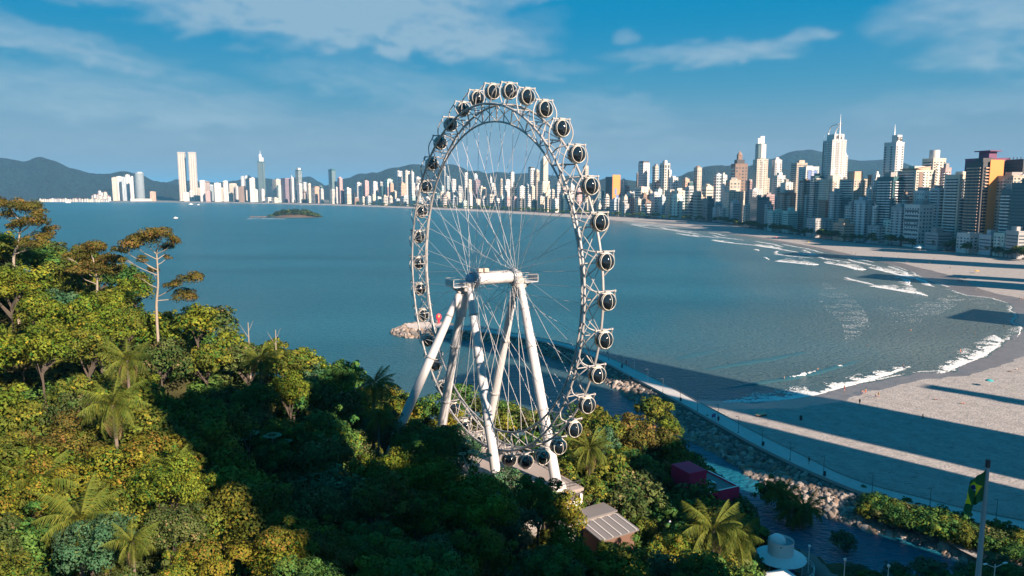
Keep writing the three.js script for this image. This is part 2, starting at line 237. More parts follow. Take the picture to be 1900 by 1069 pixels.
// ------------------------------------------------------------------ wooded hills behind the town
const hillTex = noiseTex(512, (u, v) => { const a = fbm(u * 24, v * 24, 4, 91, 24), b = fbm(u * 6, v * 6, 3, 92, 6), c = 0.5 + 0.9 * (a - 0.4) + 0.4 * (b - 0.5); return [40 * c, 82 * c, 66 * c]; }, true);
const hillBump = noiseTex(512, (u, v) => { const f = 255 * fbm(u * 48, v * 48, 3, 93, 48); return [f, f, f]; });
const hillMat = mat(0.3, 0.42, 0.55, 1, { map: hillTex, bumpMap: hillBump, bumpScale: 14 });
function hill(ridge, depth, foot, label, spur = 0.22) {
  const pos = [], uv = [], idx = [], n = 110, rows = 20, x0 = ridge[0][0], x1 = ridge[ridge.length - 1][0];
  const yAt = (x) => { let k = 0; while (k < ridge.length - 2 && ridge[k + 1][0] < x) k++; const [a, b] = [ridge[k], ridge[k + 1]], t = clamp((x - a[0]) / (b[0] - a[0])), s = t * t * (3 - 2 * t); return lerp(a[1], b[1], lerp(t, s, 0.6)); };
  for (let i = 0; i <= n; i++) {
    const px = lerp(x0, x1, i / n), top = A(px, yAt(px), depth), yr = Math.max(4, top.y + (fbm(i * 0.6, depth, 3, 95) - 0.5) * 14);
    for (let j = 0; j <= rows; j++) {
      const t = j / rows, d = t < 0.7 ? lerp(-foot, 0, t / 0.7) : lerp(0, foot, (t - 0.7) / 0.3), s = t < 0.7 ? (t / 0.7) : 1 - (t - 0.7) / 0.3;
      const sp = fbm(i * 0.13 + 5, t * 2.2 + depth * 0.01, 4, 97), k = clamp(Math.pow(s, 1.15) - spur * (sp - 0.35) * Math.sin(Math.PI * s) * 1.6);
      pos.push(top.x * (1 + d / depth), t === 1 || j === 0 ? 0 : yr * (s === 1 ? 1 : k), -(depth + d)); uv.push(top.x / 420, (t * foot) / 420);
    }
  }
  for (let i = 0; i < n; i++) for (let j = 0; j < rows; j++) { const a = i * (rows + 1) + j, b = a + rows + 1; idx.push(a, b, a + 1, b, b + 1, a + 1); }
  return struct('hill', rawGeo(pos, idx, null, uv), hillMat, label);
}
hill([[-260, 300], [-120, 286], [0, 293], [40, 299], [75, 292], [98, 297], [130, 311], [165, 321], [205, 322], [230, 318], [258, 323], [285, 335], [305, 339], [330, 344], [380, 356], [430, 366]], 5400, 620, 'long dark wooded hill at the far end of the bay');
hill([[280, 356], [312, 337], [330, 333], [350, 335], [400, 339], [430, 336], [462, 329], [490, 331], [520, 334], [550, 329], [575, 328], [592, 337], [606, 345], [640, 356], [700, 366]], 6900, 900, 'low wooded ridge behind the twin towers');
hill([[560, 358], [606, 344], [640, 331], [668, 322], [700, 320], [730, 311], [768, 305], [800, 308], [835, 304], [850, 308], [872, 318], [890, 317], [905, 322], [925, 319], [950, 322], [1000, 323], [1040, 327], [1080, 325], [1120, 334], [1170, 350], [1220, 360]], 5900, 900, 'broad wooded hill behind the wheel');
hill([[1040, 352], [1090, 336], [1130, 331], [1170, 334], [1215, 340], [1260, 327], [1290, 316], [1318, 307], [1350, 307], [1375, 310], [1400, 308], [1440, 312], [1500, 318], [1560, 330], [1620, 350]], 4700, 800, 'wooded hill behind the middle of the skyline');
hill([[1330, 340], [1380, 310], [1430, 295], [1470, 281], [1500, 277], [1525, 281], [1560, 294], [1600, 299], [1635, 296], [1665, 299], [1700, 310], [1740, 321], [1800, 329], [1860, 338], [1960, 346], [2100, 350], [2300, 356]], 6400, 900, 'highest pale hill behind the white towers');

// ------------------------------------------------------------------ the town's towers
const PAL = {
  white: mat(0.68, 0.67, 0.65, 0.75), cream: mat(0.66, 0.59, 0.49, 0.8), beige: mat(0.52, 0.45, 0.37, 0.8), grey: mat(0.42, 0.43, 0.44, 0.8), 'pale blue': mat(0.45, 0.52, 0.56, 0.7),
  'dark teal': mat(0.05, 0.12, 0.13, 0.3), pink: mat(0.55, 0.37, 0.36, 0.8), brown: mat(0.27, 0.19, 0.15, 0.8), mauve: mat(0.30, 0.22, 0.27, 0.8), orange: mat(0.62, 0.24, 0.06, 0.75), salmon: mat(0.62, 0.40, 0.29, 0.8),
  charcoal: mat(0.06, 0.06, 0.065, 0.6), purple: mat(0.14, 0.05, 0.11, 0.7), 'pale green': mat(0.42, 0.55, 0.50, 0.7), red: mat(0.36, 0.08, 0.06, 0.8), blue: mat(0.12, 0.2, 0.4, 0.5),
};
for (const k of ['white', 'cream', 'beige', 'grey', 'pale blue', 'pink', 'brown', 'mauve', 'salmon']) { const t = noiseTex(128, (u, v) => { const c = 228 + 27 * (fbm(u * 10, v * 3, 4, k.length * 7, 0) - 0.2); return [c, c, c]; }, true); PAL[k].map = t; }
const paneMat = mat(0.06, 0.085, 0.10, 0.12), palePane = mat(0.16, 0.21, 0.23, 0.1), slabMat = mat(0.72, 0.71, 0.69, 0.8), darkMat = mat(0.05, 0.05, 0.055, 0.8), roofMat = mat(0.3, 0.29, 0.28, 0.9), metalWhite = mat(0.8, 0.8, 0.78, 0.5);  // two pane colours: dark, and a paler one
const frontTab = lineB.map((p) => [...toPixel(V(p[0], 2, p[1])).slice(0, 1), -p[1]]).slice(13 * PER).reverse();   // photo column -> distance of the back of the beach
function frontDepth(px) { let k = 0; while (k < frontTab.length - 2 && frontTab[k + 1][0] < px) k++; const [a, b] = [frontTab[k], frontTab[k + 1]]; return lerp(a[1], b[1], clamp((px - a[0]) / (b[0] - a[0] || 1), -3, 3)); }
function seaNormal(px) { const a = G(px - 30, 0, 0), d0 = frontDepth(px - 25), d1 = frontDepth(px + 25), p = A(px - 25, 380, d0), q = A(px + 25, 380, d1), dx = q.x - p.x, dz = q.z - p.z, l = Math.hypot(dx, dz); return [-(-dz / l), -(dx / l)].map((v) => -v); }
const quad = (x, y, z, w, h, ax) => { const g = new THREE.PlaneGeometry(w, h); if (ax === 'x') g.rotateY(Math.PI / 2); return g.translate(x, y, z); };
const bld = [];                                                                  // records, so that every label can be made to single out its tower
function tower(o) {
  const { L, W, Ht, style, color } = o, g = thing('tower_block', '', 'tower', V(o.pos.x, 2.4, o.pos.z), o.turn, 'towers of the beach town');
  const r = rng(Math.round(o.pos.x * 13 + o.pos.z * 7)), wall = PAL[color], far = -o.pos.z > 1500, fl = (o.floor ?? 3.1) * (far ? 2 : 1), bay = far ? 6.5 : 4.2;
  const inset = style === 'stepped' ? 0.72 : 1;
  if (style === 'round') part(g, 'wall', new THREE.CylinderGeometry(L / 2, L / 2, Ht, 20).translate(0, Ht / 2, 0), wall);
  else part(g, 'wall', box(L, Ht, W, 0, Ht / 2, 0), wall);
  const pan = [], slab = [], lit = [], stripe = [], nf = Math.max(2, Math.floor((Ht - 4) / fl)), e = 0.12;
  const faces = [['z', L, W / 2 + e], ['x', W, L / 2 + e]];
  for (const [ax, len, off] of style === 'round' ? [] : faces) {
    const nb = Math.max(2, Math.round(len / bay)), bw = len / nb, st = style === 'mixed' ? (ax === 'z' ? 'balcony' : 'grid') : style;
    const at = (u, y, w, h, list = pan, d = 0) => list.push(ax === 'z' ? quad(u, y, off + d, w, h, 'z') : quad(off + d, y, u, w, h, 'x'));
    if (st === 'bands' || st === 'glass') for (let i = 0; i < nf; i++) at(0, 4 + fl * (i + 0.5), len * 0.9, fl * (st === 'glass' ? 0.74 : 0.36));
    else if (st === 'strips') for (let b = 0; b < nb; b++) { if (b % 2 === 0 || nb < 3) at(-len / 2 + bw * (b + 0.5), Ht / 2, bw * 0.6, Ht - 7); for (let i = 0; i < nf; i += 1) slab.push(ax === 'z' ? box(bw * 0.62, fl * 0.3, 0.5, -len / 2 + bw * (b + 0.5), 4 + fl * i, off) : box(0.5, fl * 0.3, bw * 0.62, off, 4 + fl * i, -len / 2 + bw * (b + 0.5))); }
    else if (st === 'balcony') for (let i = 0; i < nf; i++) {
      at(0, 4 + fl * (i + 0.55), len * 0.8, fl * 0.46);
      const nn = Math.max(1, Math.round(nb / 2)), w = len * 0.86 / nn; for (let b = 0; b < nn; b++) slab.push(ax === 'z' ? box(w * 0.84, fl * 0.34, 1.6, -len * 0.43 + w * (b + 0.5), 4 + fl * (i + 0.12), off + 0.7) : box(1.6, fl * 0.34, w * 0.84, off + 0.7, 4 + fl * (i + 0.12), -len * 0.43 + w * (b + 0.5)));
    } else for (let i = 0; i < nf; i++) { if (!far && st === 'grid') { slab.push(ax === 'z' ? box(len * 0.98, 0.22, 0.5, 0, 4 + fl * i, off) : box(0.5, 0.22, len * 0.98, off, 4 + fl * i, 0)); const bb = -len / 2 + bw * (Math.floor(nb / 2) + 0.5); slab.push(ax === 'z' ? box(bw * 0.9, fl * 0.32, 1.3, bb, 4 + fl * (i + 0.15), off + 0.6) : box(1.3, fl * 0.32, bw * 0.9, off + 0.6, 4 + fl * (i + 0.15), bb)); } for (let b = 0; b < nb; b++) if (r() > 0.06) at(-len / 2 + bw * (b + 0.5), 4 + fl * (i + 0.55), bw * (0.36 + 0.2 * (b % 2)), fl * 0.46, r() < 0.12 ? lit : pan); }
  }
  if (style === 'round') for (let i = 0; i < nf; i++) pan.push(new THREE.CylinderGeometry(L / 2 + e, L / 2 + e, fl * 0.5, 20, 1, true).translate(0, 4 + fl * (i + 0.5), 0));
  if (pan.length) part(g, 'windows', join(pan), style === 'glass' ? palePane : paneMat, null, 'stuff');
  if (lit.length) part(g, 'pale_windows', join(lit), palePane, null, 'stuff');  // list of randomly picked panes in the paler colour
  if (slab.length) part(g, 'balconies', join(slab), o.slab ? PAL[o.slab] : slabMat, null, 'stuff');
  // roof: parapet, plant room and tank
  part(g, 'parapet', join([box(L + 0.5, 1.1, 0.5, 0, Ht + 0.5, W / 2), box(L + 0.5, 1.1, 0.5, 0, Ht + 0.5, -W / 2), box(0.5, 1.1, W - 0.6, L / 2, Ht + 0.52, 0), box(0.5, 1.1, W - 0.6, -L / 2, Ht + 0.52, 0)].slice(0, style === 'round' ? 0 : 4).concat(style === 'round' ? [new THREE.CylinderGeometry(L / 2 + 0.4, L / 2 + 0.4, 1, 20).translate(0, Ht + 0.4, 0)] : [])), wall);
  if (!o.bareRoof) { const h = 2.5 + r() * 4; part(g, 'plant_room', box(L * (0.3 + r() * 0.3), h, W * (0.35 + r() * 0.25), (r() - 0.5) * L * 0.3, Ht + h / 2 + 0.05, (r() - 0.5) * W * 0.3), r() < 0.6 ? wall : roofMat); if (r() < 0.5) part(g, 'water_tank', new THREE.CylinderGeometry(1.4, 1.4, 2.4, 10).translate(L * 0.3, Ht + 1.2, -W * 0.2), slabMat); if (r() < 0.35) part(g, 'antenna', rod(V(-L * 0.2, Ht, 0), V(-L * 0.2, Ht + 9, 0), 0.25, 0.1), roofMat); }
  if (o.extra) o.extra(g, { L, W, Ht, fl, wall, r });
  g.userData.rec = undefined; delete g.userData.rec;
  bld.push({ g, px: o.px, label: o.label, color, style, tall: Ht });
  return g;
}
function T(x0, x1, yt, row, style, color, opt = {}) {                            // a tower that fills photo columns x0..x1 and reaches row yt
  const px = (x0 + x1) / 2, fd = frontDepth(px), depth = opt.depth ?? fd + Math.max(18, fd * 0.03) + row * (26 + fd * 0.045), n = opt.normal ?? seaNormal(px);
  const c = A(px, yt, depth), turn = Math.atan2(n[0], n[1]) + (opt.twist ?? 0), nz = [Math.sin(turn), Math.cos(turn)], nx = [Math.cos(turn), -Math.sin(turn)];
  const az = Math.atan2(c.x, depth), e = [Math.cos(az), Math.sin(az)], span = (x1 - x0) / FOCAL * Math.hypot(c.x, depth), ratio = opt.ratio ?? 0.8;
  const L = span / (Math.abs(nx[0] * e[0] + nx[1] * e[1]) + ratio * Math.abs(nz[0] * e[0] + nz[1] * e[1]));
  return tower({ L, W: L * ratio, Ht: Math.max(8, c.y - 2.4), pos: c, turn, style, color, px, ...opt });
}
const spire = (h, w = 0.6, dx = 0) => (g, b) => part(g, 'spire', rod(V(b.L * dx, b.Ht, 0), V(b.L * dx, b.Ht + h, 0), w, 0.08, 8), metalWhite);
const cap = (k, h, c, name = 'crown') => (g, b) => part(g, name, box(b.L * k, h, b.W * k, 0, b.Ht + h / 2 + 0.06, 0), PAL[c] ?? b.wall);
const dome = (c) => (g, b) => part(g, 'dome', new THREE.SphereGeometry(Math.min(b.L, b.W) / 2, 14, 8, 0, Math.PI * 2, 0, Math.PI / 2).translate(0, b.Ht, 0), PAL[c] ?? b.wall);
const all = (...f) => (g, b) => f.forEach((k) => k(g, b));
// far end of the bay
const FAR = { normal: [0.35, 0.93] };
T(208, 216, 330, 1, 'grid', 'cream', FAR); T(216.5, 225.5, 328, 1.2, 'strips', 'white', FAR); T(226, 232.5, 329, 1, 'grid', 'pale blue', FAR); T(233, 240, 325, 1.3, 'strips', 'white', FAR); T(241, 249, 328.5, 1, 'grid', 'white', FAR);
T(250, 265, 321, 1, 'round', 'pale blue', { ...FAR, label: 'round banded glass tower at the end of the far cluster', extra: spire(10, 0.8) }); T(246, 278, 369, 0.2, 'bands', 'white', { ...FAR, ratio: 0.4, bareRoof: true, label: 'long low white hall at the foot of the round tower' }); T(279, 288, 356, 0.4, 'grid', 'salmon', FAR);
for (const [a, b, w] of [[330, 342.5, 'left'], [350, 362.5, 'right']]) T(a, b, 284, 1.4, 'strips', 'beige', { ...FAR, bareRoof: true, ratio: 0.9, label: w === 'left' ? 'tallest slender twin tower, the one nearer the round tower' : 'tallest slender twin tower, the one nearer the spired tower', extra: cap(1.06, 5, 'grey') });
[[341, 350, 357.5, 'white'], [352, 358, 355, 'white'], [362, 370, 349, 'cream'], [371, 379, 335, 'white'], [375, 388, 337, 'brown'], [388, 395, 343, 'pale blue'], [398, 409, 340, 'white'], [414, 422, 336.5, 'white'], [426, 438, 341, 'cream'], [443, 455, 347, 'brown'], [447, 453, 328, 'pale blue'], [455, 464, 326.5, 'white'], [463, 472, 331, 'white'], [465, 477, 352, 'white'], [408, 414, 350, 'cream'], [382, 392, 356, 'pink'], [437, 443, 346, 'grey']].forEach(([a, b, y, c], i) => T(a, b, y, 0.5 + (i % 3) * 0.5, ['grid', 'strips', 'bands'][i % 3], c, FAR));
T(478, 490, 300, 1.2, 'glass', 'dark teal', { bareRoof: true, twist: 0.5, label: 'slender dark glass tower with white crown and tall spire', extra: all((g, b) => part(g, 'crown', join([box(b.L * 0.55, 22, b.W * 0.6, b.L * 0.1, b.Ht + 11, 0), box(b.L * 0.3, 40, b.W * 0.4, -b.L * 0.1, b.Ht + 20, 0)]), metalWhite), (g, b) => part(g, 'spire', rod(V(-b.L * 0.1, b.Ht + 40, 0), V(-b.L * 0.1, b.Ht + 62, 0), 1.6, 0.2), metalWhite)) });
[[482, 490, 352, 'white', 0], [492, 504, 367, 'white', 0], [504, 516, 368, 'cream', 0], [505.5, 519.5, 333.5, 'cream', 1], [513, 521, 344, 'pale green', 0.6], [551, 560, 341, 'white', 0.5], [558, 569, 339, 'pale blue', 1], [569, 576, 341, 'cream', 0.8], [578, 592, 347, 'salmon', 0.5], [592, 600, 352, 'white', 0.4], [612, 621, 352, 'cream', 0.3], [622, 626, 348, 'white', 0.6], [632, 640, 354, 'red', 0.4], [639, 651, 350, 'white', 0.4], [658, 670, 340, 'white', 1], [673, 684, 336.5, 'pink', 1.1], [689, 700, 338, 'white', 0.6], [703, 710, 338, 'grey', 1.2], [713, 728, 334, 'pale green', 1], [721, 730, 341, 'salmon', 0.7], [740, 752, 341, 'salmon', 0.8], [760, 770, 340, 'white', 0.6], [768, 780, 330, 'white', 1.2], [813, 824, 357, 'cream', 0.6], [824, 835, 357, 'cream', 0.7], [835, 846, 333.5, 'white', 1.1], [859, 868, 321, 'white', 1.6], [867, 875, 334, 'cream', 1.2], [887, 901, 348, 'cream', 0.8], [907.5, 919, 341, 'white', 1], [926, 934, 333, 'beige', 1.4], [935, 946.5, 334, 'white', 0.9], [945, 954, 320, 'white', 1.7], [952, 960, 338, 'cream', 1.2], [958, 975, 347, 'white', 0.7], [983, 994, 347, 'cream', 0.5], [998, 1020, 337, 'cream', 0.9], [1022, 1029, 353, 'cream', 0.6], [1030, 1040, 341, 'white', 1], [1056, 1066, 344, 'white', 1], [1066, 1080, 350, 'pink', 0.8], [846, 858, 347, 'grey', 0.7], [972, 981, 343, 'pale blue', 1.1], [1151, 1163, 336, 'white', 1.5], [1094, 1104, 350, 'cream', 1.4]]
  .forEach(([a, b, y, c, row], i) => T(a, b, y, row, ['grid', 'strips', 'bands', 'mixed'][(i * 7 + 3) % 4], c));
T(521.5, 538, 331, 0.8, 'bands', 'mauve', { label: 'mauve tower under construction with dark floor bands', bareRoof: true }); T(538, 544.5, 330, 0.9, 'grid', 'white', { extra: spire(16, 2.5), label: 'slim white tower with a pointed roof beside the mauve tower' });
T(548, 559, 316, 1.2, 'strips', 'dark teal', { extra: cap(0.7, 12, 'white'), label: 'teal glass tower with white edge and white crown' }); T(609.5, 622, 315, 1.3, 'glass', 'dark teal', { label: 'plain dark teal glass tower between the low cream blocks' }); T(626, 635, 331, 1.4, 'grid', 'pink', { extra: dome('pink'), bareRoof: true, label: 'pinkish brown tower with a rounded top' });
T(733, 746, 318, 1.6, 'strips', 'white', { label: 'white twin slab just outside the wheel, the one farther from it' }); T(747, 760, 318, 1.6, 'strips', 'cream', { label: 'cream twin slab just outside the wheel, the one nearer to it' }); T(761, 768, 320, 1.7, 'grid', 'white', { extra: spire(16, 1) });
T(823, 826.5, 310, 2, 'grid', 'grey'); T(826, 834, 328, 1.5, 'glass', 'pale blue'); T(877, 886, 325, 1.9, 'grid', 'pale blue', { extra: cap(0.6, 6, 'white') }); T(878, 891, 335, 1.5, 'bands', 'mauve'); T(908, 913, 330, 1.6, 'grid', 'white', { extra: spire(14, 1) });
T(980, 992, 313, 1.5, 'strips', 'white', { extra: cap(0.9, 6, 'charcoal'), label: 'white tower with a black roof box seen through the spokes' }); T(992, 1001, 317, 1.7, 'grid', 'beige'); T(1002.6, 1017, 299, 1.3, 'grid', 'cream', { extra: all(cap(0.75, 6, 'cream'), (g, b) => part(g, 'dome', new THREE.SphereGeometry(b.L * 0.3, 12, 8).scale(1, 1.2, 1).translate(0, b.Ht + 8, 0), b.wall)), bareRoof: true, label: 'tall cream tower with domed crown seen through the wheel' });
T(1034, 1040, 331, 1.9, 'grid', 'white', { extra: spire(12, 1) }); T(1040, 1056, 350, 0.6, 'grid', 'cream', { label: 'cream block with pink stripes behind the rim', extra: (g, b) => part(g, 'stripe', join([box(0.3, b.Ht - 2, b.W * 0.2, b.L / 2 + 0.3, b.Ht / 2, b.W * 0.33), box(0.3, b.Ht - 2, b.W * 0.2, b.L / 2 + 0.3, b.Ht / 2, -b.W * 0.33)]), mat(0.6, 0.06, 0.16, 0.8)) });
T(1082, 1092, 309, 2.2, 'grid', 'beige', { label: 'brownish tower rising behind the cabins of the wheel' }); T(1100, 1121, 355, 0.4, 'glass', 'dark teal'); T(1107, 1116, 381, -0.15, 'grid', 'cream'); T(1132, 1150, 371, 0, 'bands', 'pale blue');
T(1124, 1151, 329, 0.8, 'strips', 'charcoal', { slab: 'charcoal', label: 'dark striped tower with a bright orange painted end wall', bareRoof: true, extra: (g, b) => { part(g, 'painted_wall', box(0.5, b.Ht + 6, b.W * 0.92, b.L / 2 + 0.5, b.Ht / 2 + 3.05, 0), PAL.orange, 'orange end wall with a blue mural'); part(g, 'mural', join([box(0.3, 16, 6, b.L / 2 + 1, b.Ht * 0.62, 2), box(0.3, 10, 8, b.L / 2 + 1.1, b.Ht * 0.48, -3)]), PAL.blue); } });
// the nearer half of the bay
[[1181, 1185, 323, 2, 'brown', 'grid'], [1211, 1222, 309, 2, 'beige', 'strips'], [1178, 1205, 348, 0.8, 'cream', 'mixed'], [1207, 1224, 359.5, 0.5, 'white', 'grid'], [1234, 1255, 354, 0.7, 'cream', 'grid'], [1266, 1279, 333, 1.6, 'salmon', 'grid'], [1325, 1339, 324, 2, 'pale blue', 'strips'], [1339, 1349, 326, 1.9, 'white', 'grid'], [1302, 1323, 347, 1, 'cream', 'bands'], [1348, 1373, 335, 1.1, 'beige', 'grid'], [1342, 1384, 356, 0.6, 'cream', 'grid'], [1434, 1450, 298, 2, 'white', 'strips'], [1437, 1456, 327, 1.3, 'white', 'mixed'], [1439, 1450, 349, 0.8, 'grey', 'bands'], [1450, 1470, 340, 0.7, 'white', 'grid'], [1470, 1496, 304, 1.4, 'beige', 'bands'], [1506, 1526, 328, 0.6, 'dark teal', 'balcony'], [1485, 1506, 336, 0.7, 'brown', 'grid'], [1246, 1270, 365, 0.2, 'pale green', 'strips'], [1272, 1287, 348, 0.6, 'grey', 'balcony'], [1287, 1302, 356, 0.4, 'beige', 'bands'], [1304, 1325, 369, 0.1, 'dark teal', 'grid'], [1323, 1338, 386, 0, 'pale blue', 'grid'], [1336, 1355, 388, 0, 'grey', 'balcony'], [1356, 1374, 375, 0.1, 'pale blue', 'bands'], [1380, 1393, 382, 0.1, 'cream', 'grid'], [1420, 1435, 380, 0.2, 'grey', 'grid'], [1426, 1454, 392, -0.1, 'pale green', 'grid'], [1454, 1479, 393, 0, 'pale green', 'bands'], [1153, 1167, 379, 0, 'grey', 'grid'], [1163, 1178, 358, 0.8, 'white', 'grid'], [1180, 1190, 371, 0, 'cream', 'grid'], [1190, 1208, 374, 0, 'brown', 'balcony'], [1224, 1235, 366, 0.1, 'pale blue', 'grid']]
  .forEach(([a, b, y, row, c, st]) => T(a, b, y, row, st, c));
T(1185, 1205, 303, 1.9, 'grid', 'white', { extra: cap(0.9, 5, 'charcoal'), label: 'white gridded tower with dark sloping roof near the striped orange tower' }); T(1225, 1243, 304, 1.8, 'strips', 'cream', { extra: cap(0.45, 8, 'white'), label: 'tall cream tower with stepped white top and shoulder' }); T(1239, 1246, 316, 1.9, 'grid', 'white');
T(1288, 1302, 312, 2, 'grid', 'beige', { extra: dome('brown'), bareRoof: true, label: 'beige tower with a brown barrel dome standing alone' });
T(1358, 1386, 305, 1.7, 'mixed', 'brown', { bareRoof: true, label: 'dark brown tower stepping up to a lantern top', extra: all(cap(0.62, 9, 'charcoal', 'upper_tier'), (g, b) => part(g, 'lantern', join([box(b.L * 0.34, 9, b.W * 0.34, 0, b.Ht + 13.6, 0), new THREE.ConeGeometry(b.L * 0.2, 9, 8).translate(0, b.Ht + 22.6, 0)]), PAL.brown)) });
T(1399, 1424, 297, 1.1, 'grid', 'cream', { label: 'wide cream tower with many small windows below the forked top' }); T(1403, 1421, 268, 1.7, 'glass', 'dark teal', { bareRoof: true, label: 'dark glass tower with two white fin horns on its roof', extra: (g, b) => { for (const s of [-1, 1]) part(g, 'fin', box(b.L * 0.16, s > 0 ? 16 : 11, b.W * 0.5, s * b.L * 0.42, b.Ht + 6.1, 0), metalWhite); part(g, 'side_wall', box(0.6, b.Ht, b.W * 0.6, b.L / 2 + 0.4, b.Ht / 2, -b.W * 0.18), PAL.white); } });
T(1394, 1426, 367, 0.1, 'glass', 'dark teal', { ratio: 0.5, label: 'squat dark teal glass block on the beachfront' }); T(1485, 1517, 311, 1, 'grid', 'white', { label: 'white block with a blue panel under its roof frame', extra: (g, b) => part(g, 'blue_panel', box(0.4, 14, b.W * 0.7, b.L / 2 + 0.4, b.Ht - 11, 0), PAL.blue) });
// the tower with the arched crown
const font = await new FontLoader().loadAsync('fonts/droid/droid_sans_bold.typeface.json');
const letters = (t, size, depth) => { const g = new TextGeometry(t, { font, size, depth, curveSegments: 4 }); g.computeBoundingBox(); const b = g.boundingBox; return g.translate(-(b.min.x + b.max.x) / 2, 0, 0); };
T(1531, 1567, 262, 1.3, 'grid', 'white', { bareRoof: true, ratio: 0.75, label: 'very tall white tower with curved arch crown and spire', extra: (g, b) => {
  const y = b.Ht, x0 = -b.L * 0.35, x1 = b.L * 0.48;
  part(g, 'crown', box(b.L * 0.8, 9, b.W * 0.7, b.L * 0.06, y + 4.55, 0), b.wall);
  for (const s of [-1, 1]) part(g, 'arch', tube([V(x0, y + 9, s * b.W * 0.25), V(x0 + 1, y + 14, s * b.W * 0.25), V(x0 + b.L * 0.3, y + 20, s * b.W * 0.25), V(x1, y + 23, s * b.W * 0.1)], 0.8, 14, 6), metalWhite);
  part(g, 'spire', rod(V(x1, y, 0), V(x1, y + 36, 0), 1.1, 0.12, 8), metalWhite);
  part(g, 'side_mast', rod(V(-b.L * 0.42, y - 6, b.W * 0.5), V(-b.L * 0.42, y + 9, b.W * 0.5), 0.5, 0.1, 6), metalWhite);
  part(g, 'teal_edge', box(b.L * 0.1, y - 4, 0.4, -b.L * 0.42, y / 2, b.W / 2 + 0.4), PAL['dark teal']);  // dark teal strip up the left edge of the seaward face
  part(g, 'lettering', letters('FG', 5, 0.5).rotateY(Math.PI / 2).translate(b.L * 0.47, y + 2, 0), darkMat);
} });
T(1523, 1563, 334, 0.9, 'grid', 'cream', { label: 'broad cream base block under the arched tower' });
T(1645, 1674, 266, 1.4, 'strips', 'white', { bareRoof: true, ratio: 0.7, label: 'plain white slab tower with a lettered block and needle', extra: (g, b) => { part(g, 'crown', box(b.L * 0.45, 10, b.W * 0.6, b.L * 0.2, b.Ht + 5.06, 0), b.wall); part(g, 'spire', rod(V(-b.L * 0.02, b.Ht, 0), V(-b.L * 0.02, b.Ht + 24, 0), 1.2, 0.1, 8), metalWhite); part(g, 'lettering', letters('FG', 5, 0.5).rotateY(Math.PI / 2).translate(b.L * 0.43, b.Ht + 2.5, 0), darkMat); } });
T(1563, 1609, 334, 0.9, 'mixed', 'beige', { extra: cap(0.5, 11, 'salmon'), label: 'wide beige block with brown balconies beside the arched tower' }); T(1567, 1573, 290, 1.6, 'bands', 'white'); T(1541, 1561, 357, 0.4, 'strips', 'grey'); T(1589, 1620, 373, 0.1, 'strips', 'pale blue', { label: 'pale blue smooth block low on the beachfront' }); T(1609, 1620, 350, 0.8, 'grid', 'white'); T(1619, 1631, 326, 1, 'grid', 'white'); T(1620, 1629, 384, 0, 'grid', 'white'); T(1570, 1590, 383, 0, 'grid', 'grey');
T(1633, 1675, 330, 0.3, 'balcony', 'dark teal', { label: 'teal tower with rows of pale balconies below the needle tower' });
T(1673, 1727, 318, 0.7, 'mixed', 'cream', { label: 'cream tower with a brown vertical strip and sloping roof', extra: (g, b) => { part(g, 'brown_strip', box(0.5, b.Ht - 2, b.W * 0.16, b.L / 2 + 0.4, b.Ht / 2, b.W * 0.25), PAL.brown); const s = new THREE.CylinderGeometry(b.W * 0.5, b.W * 0.5, b.L, 3, 1).rotateZ(Math.PI / 2).scale(1, 0.25, 0.95).translate(0, b.Ht + 2.5, 0); part(g, 'roof', s, PAL.salmon); } });
T(1673, 1686, 366, 0.2, 'grid', 'brown'); T(1658, 1686, 385, -0.1, 'strips', 'grey');
T(1685, 1730, 381, -0.1, 'none', 'white', { floor: 4, label: 'white block with wide dark window bands on the beachfront', extra: (g, b) => { const n = Math.floor(b.Ht / 5.2); for (let i = 0; i < n; i++) part(g, 'window_band', box(b.L * (i === n - 3 ? 0.94 : 0.86), i === n - 3 ? 3.6 : 1.8, 0.3, 0, 3.5 + i * 5.2, b.W / 2 + 0.05), paneMat); } });
T(1702, 1731, 355, 0.4, 'grid', 'white'); T(1730, 1757, 351, 0.3, 'balcony', 'pale blue', { label: 'shaded blue-grey tower with white balconies beside the banded block' });
T(1717, 1750, 296, 1.5, 'mixed', 'cream', { bareRoof: true, label: 'cream tower topped by a white cylinder', extra: (g, b) => part(g, 'roof_drum', new THREE.CylinderGeometry(b.L * 0.28, b.L * 0.28, 11, 18).translate(0, b.Ht + 5.5, 0), PAL.white) }); T(1748, 1763, 313, 1.2, 'grid', 'pink');
T(1761, 1803, 326, 0.5, 'balcony', 'cream', { label: 'cream tower with grey balconies beside the orange one' });
T(1803, 1850, 303, 0.35, 'balcony', 'charcoal', { slab: 'salmon', ratio: 1.15, bareRoof: true, label: 'black balconied tower with a bright orange side wall', extra: (g, b) => { part(g, 'side_wall', box(0.6, b.Ht + 3, b.W * 0.72, b.L / 2 + 1.9, b.Ht / 2 + 1.55, -b.W * 0.14), PAL.orange, 'bright orange side wall'); part(g, 'roof_block', box(b.L * 0.5, 5, b.W * 0.6, 0, b.Ht + 2.55, 0), PAL.charcoal); } });
T(1803, 1862, 296, 1, 'bands', 'purple', { bareRoof: true, label: 'purple trimmed tower with a flared roof behind the orange one', extra: (g, b) => part(g, 'roof_hat', join([box(b.L * 0.4, 8, b.W * 0.4, 0, b.Ht + 4.05, 0), box(b.L * 0.62, 1, b.W * 0.62, 0, b.Ht + 8.6, 0)]), PAL.purple) });
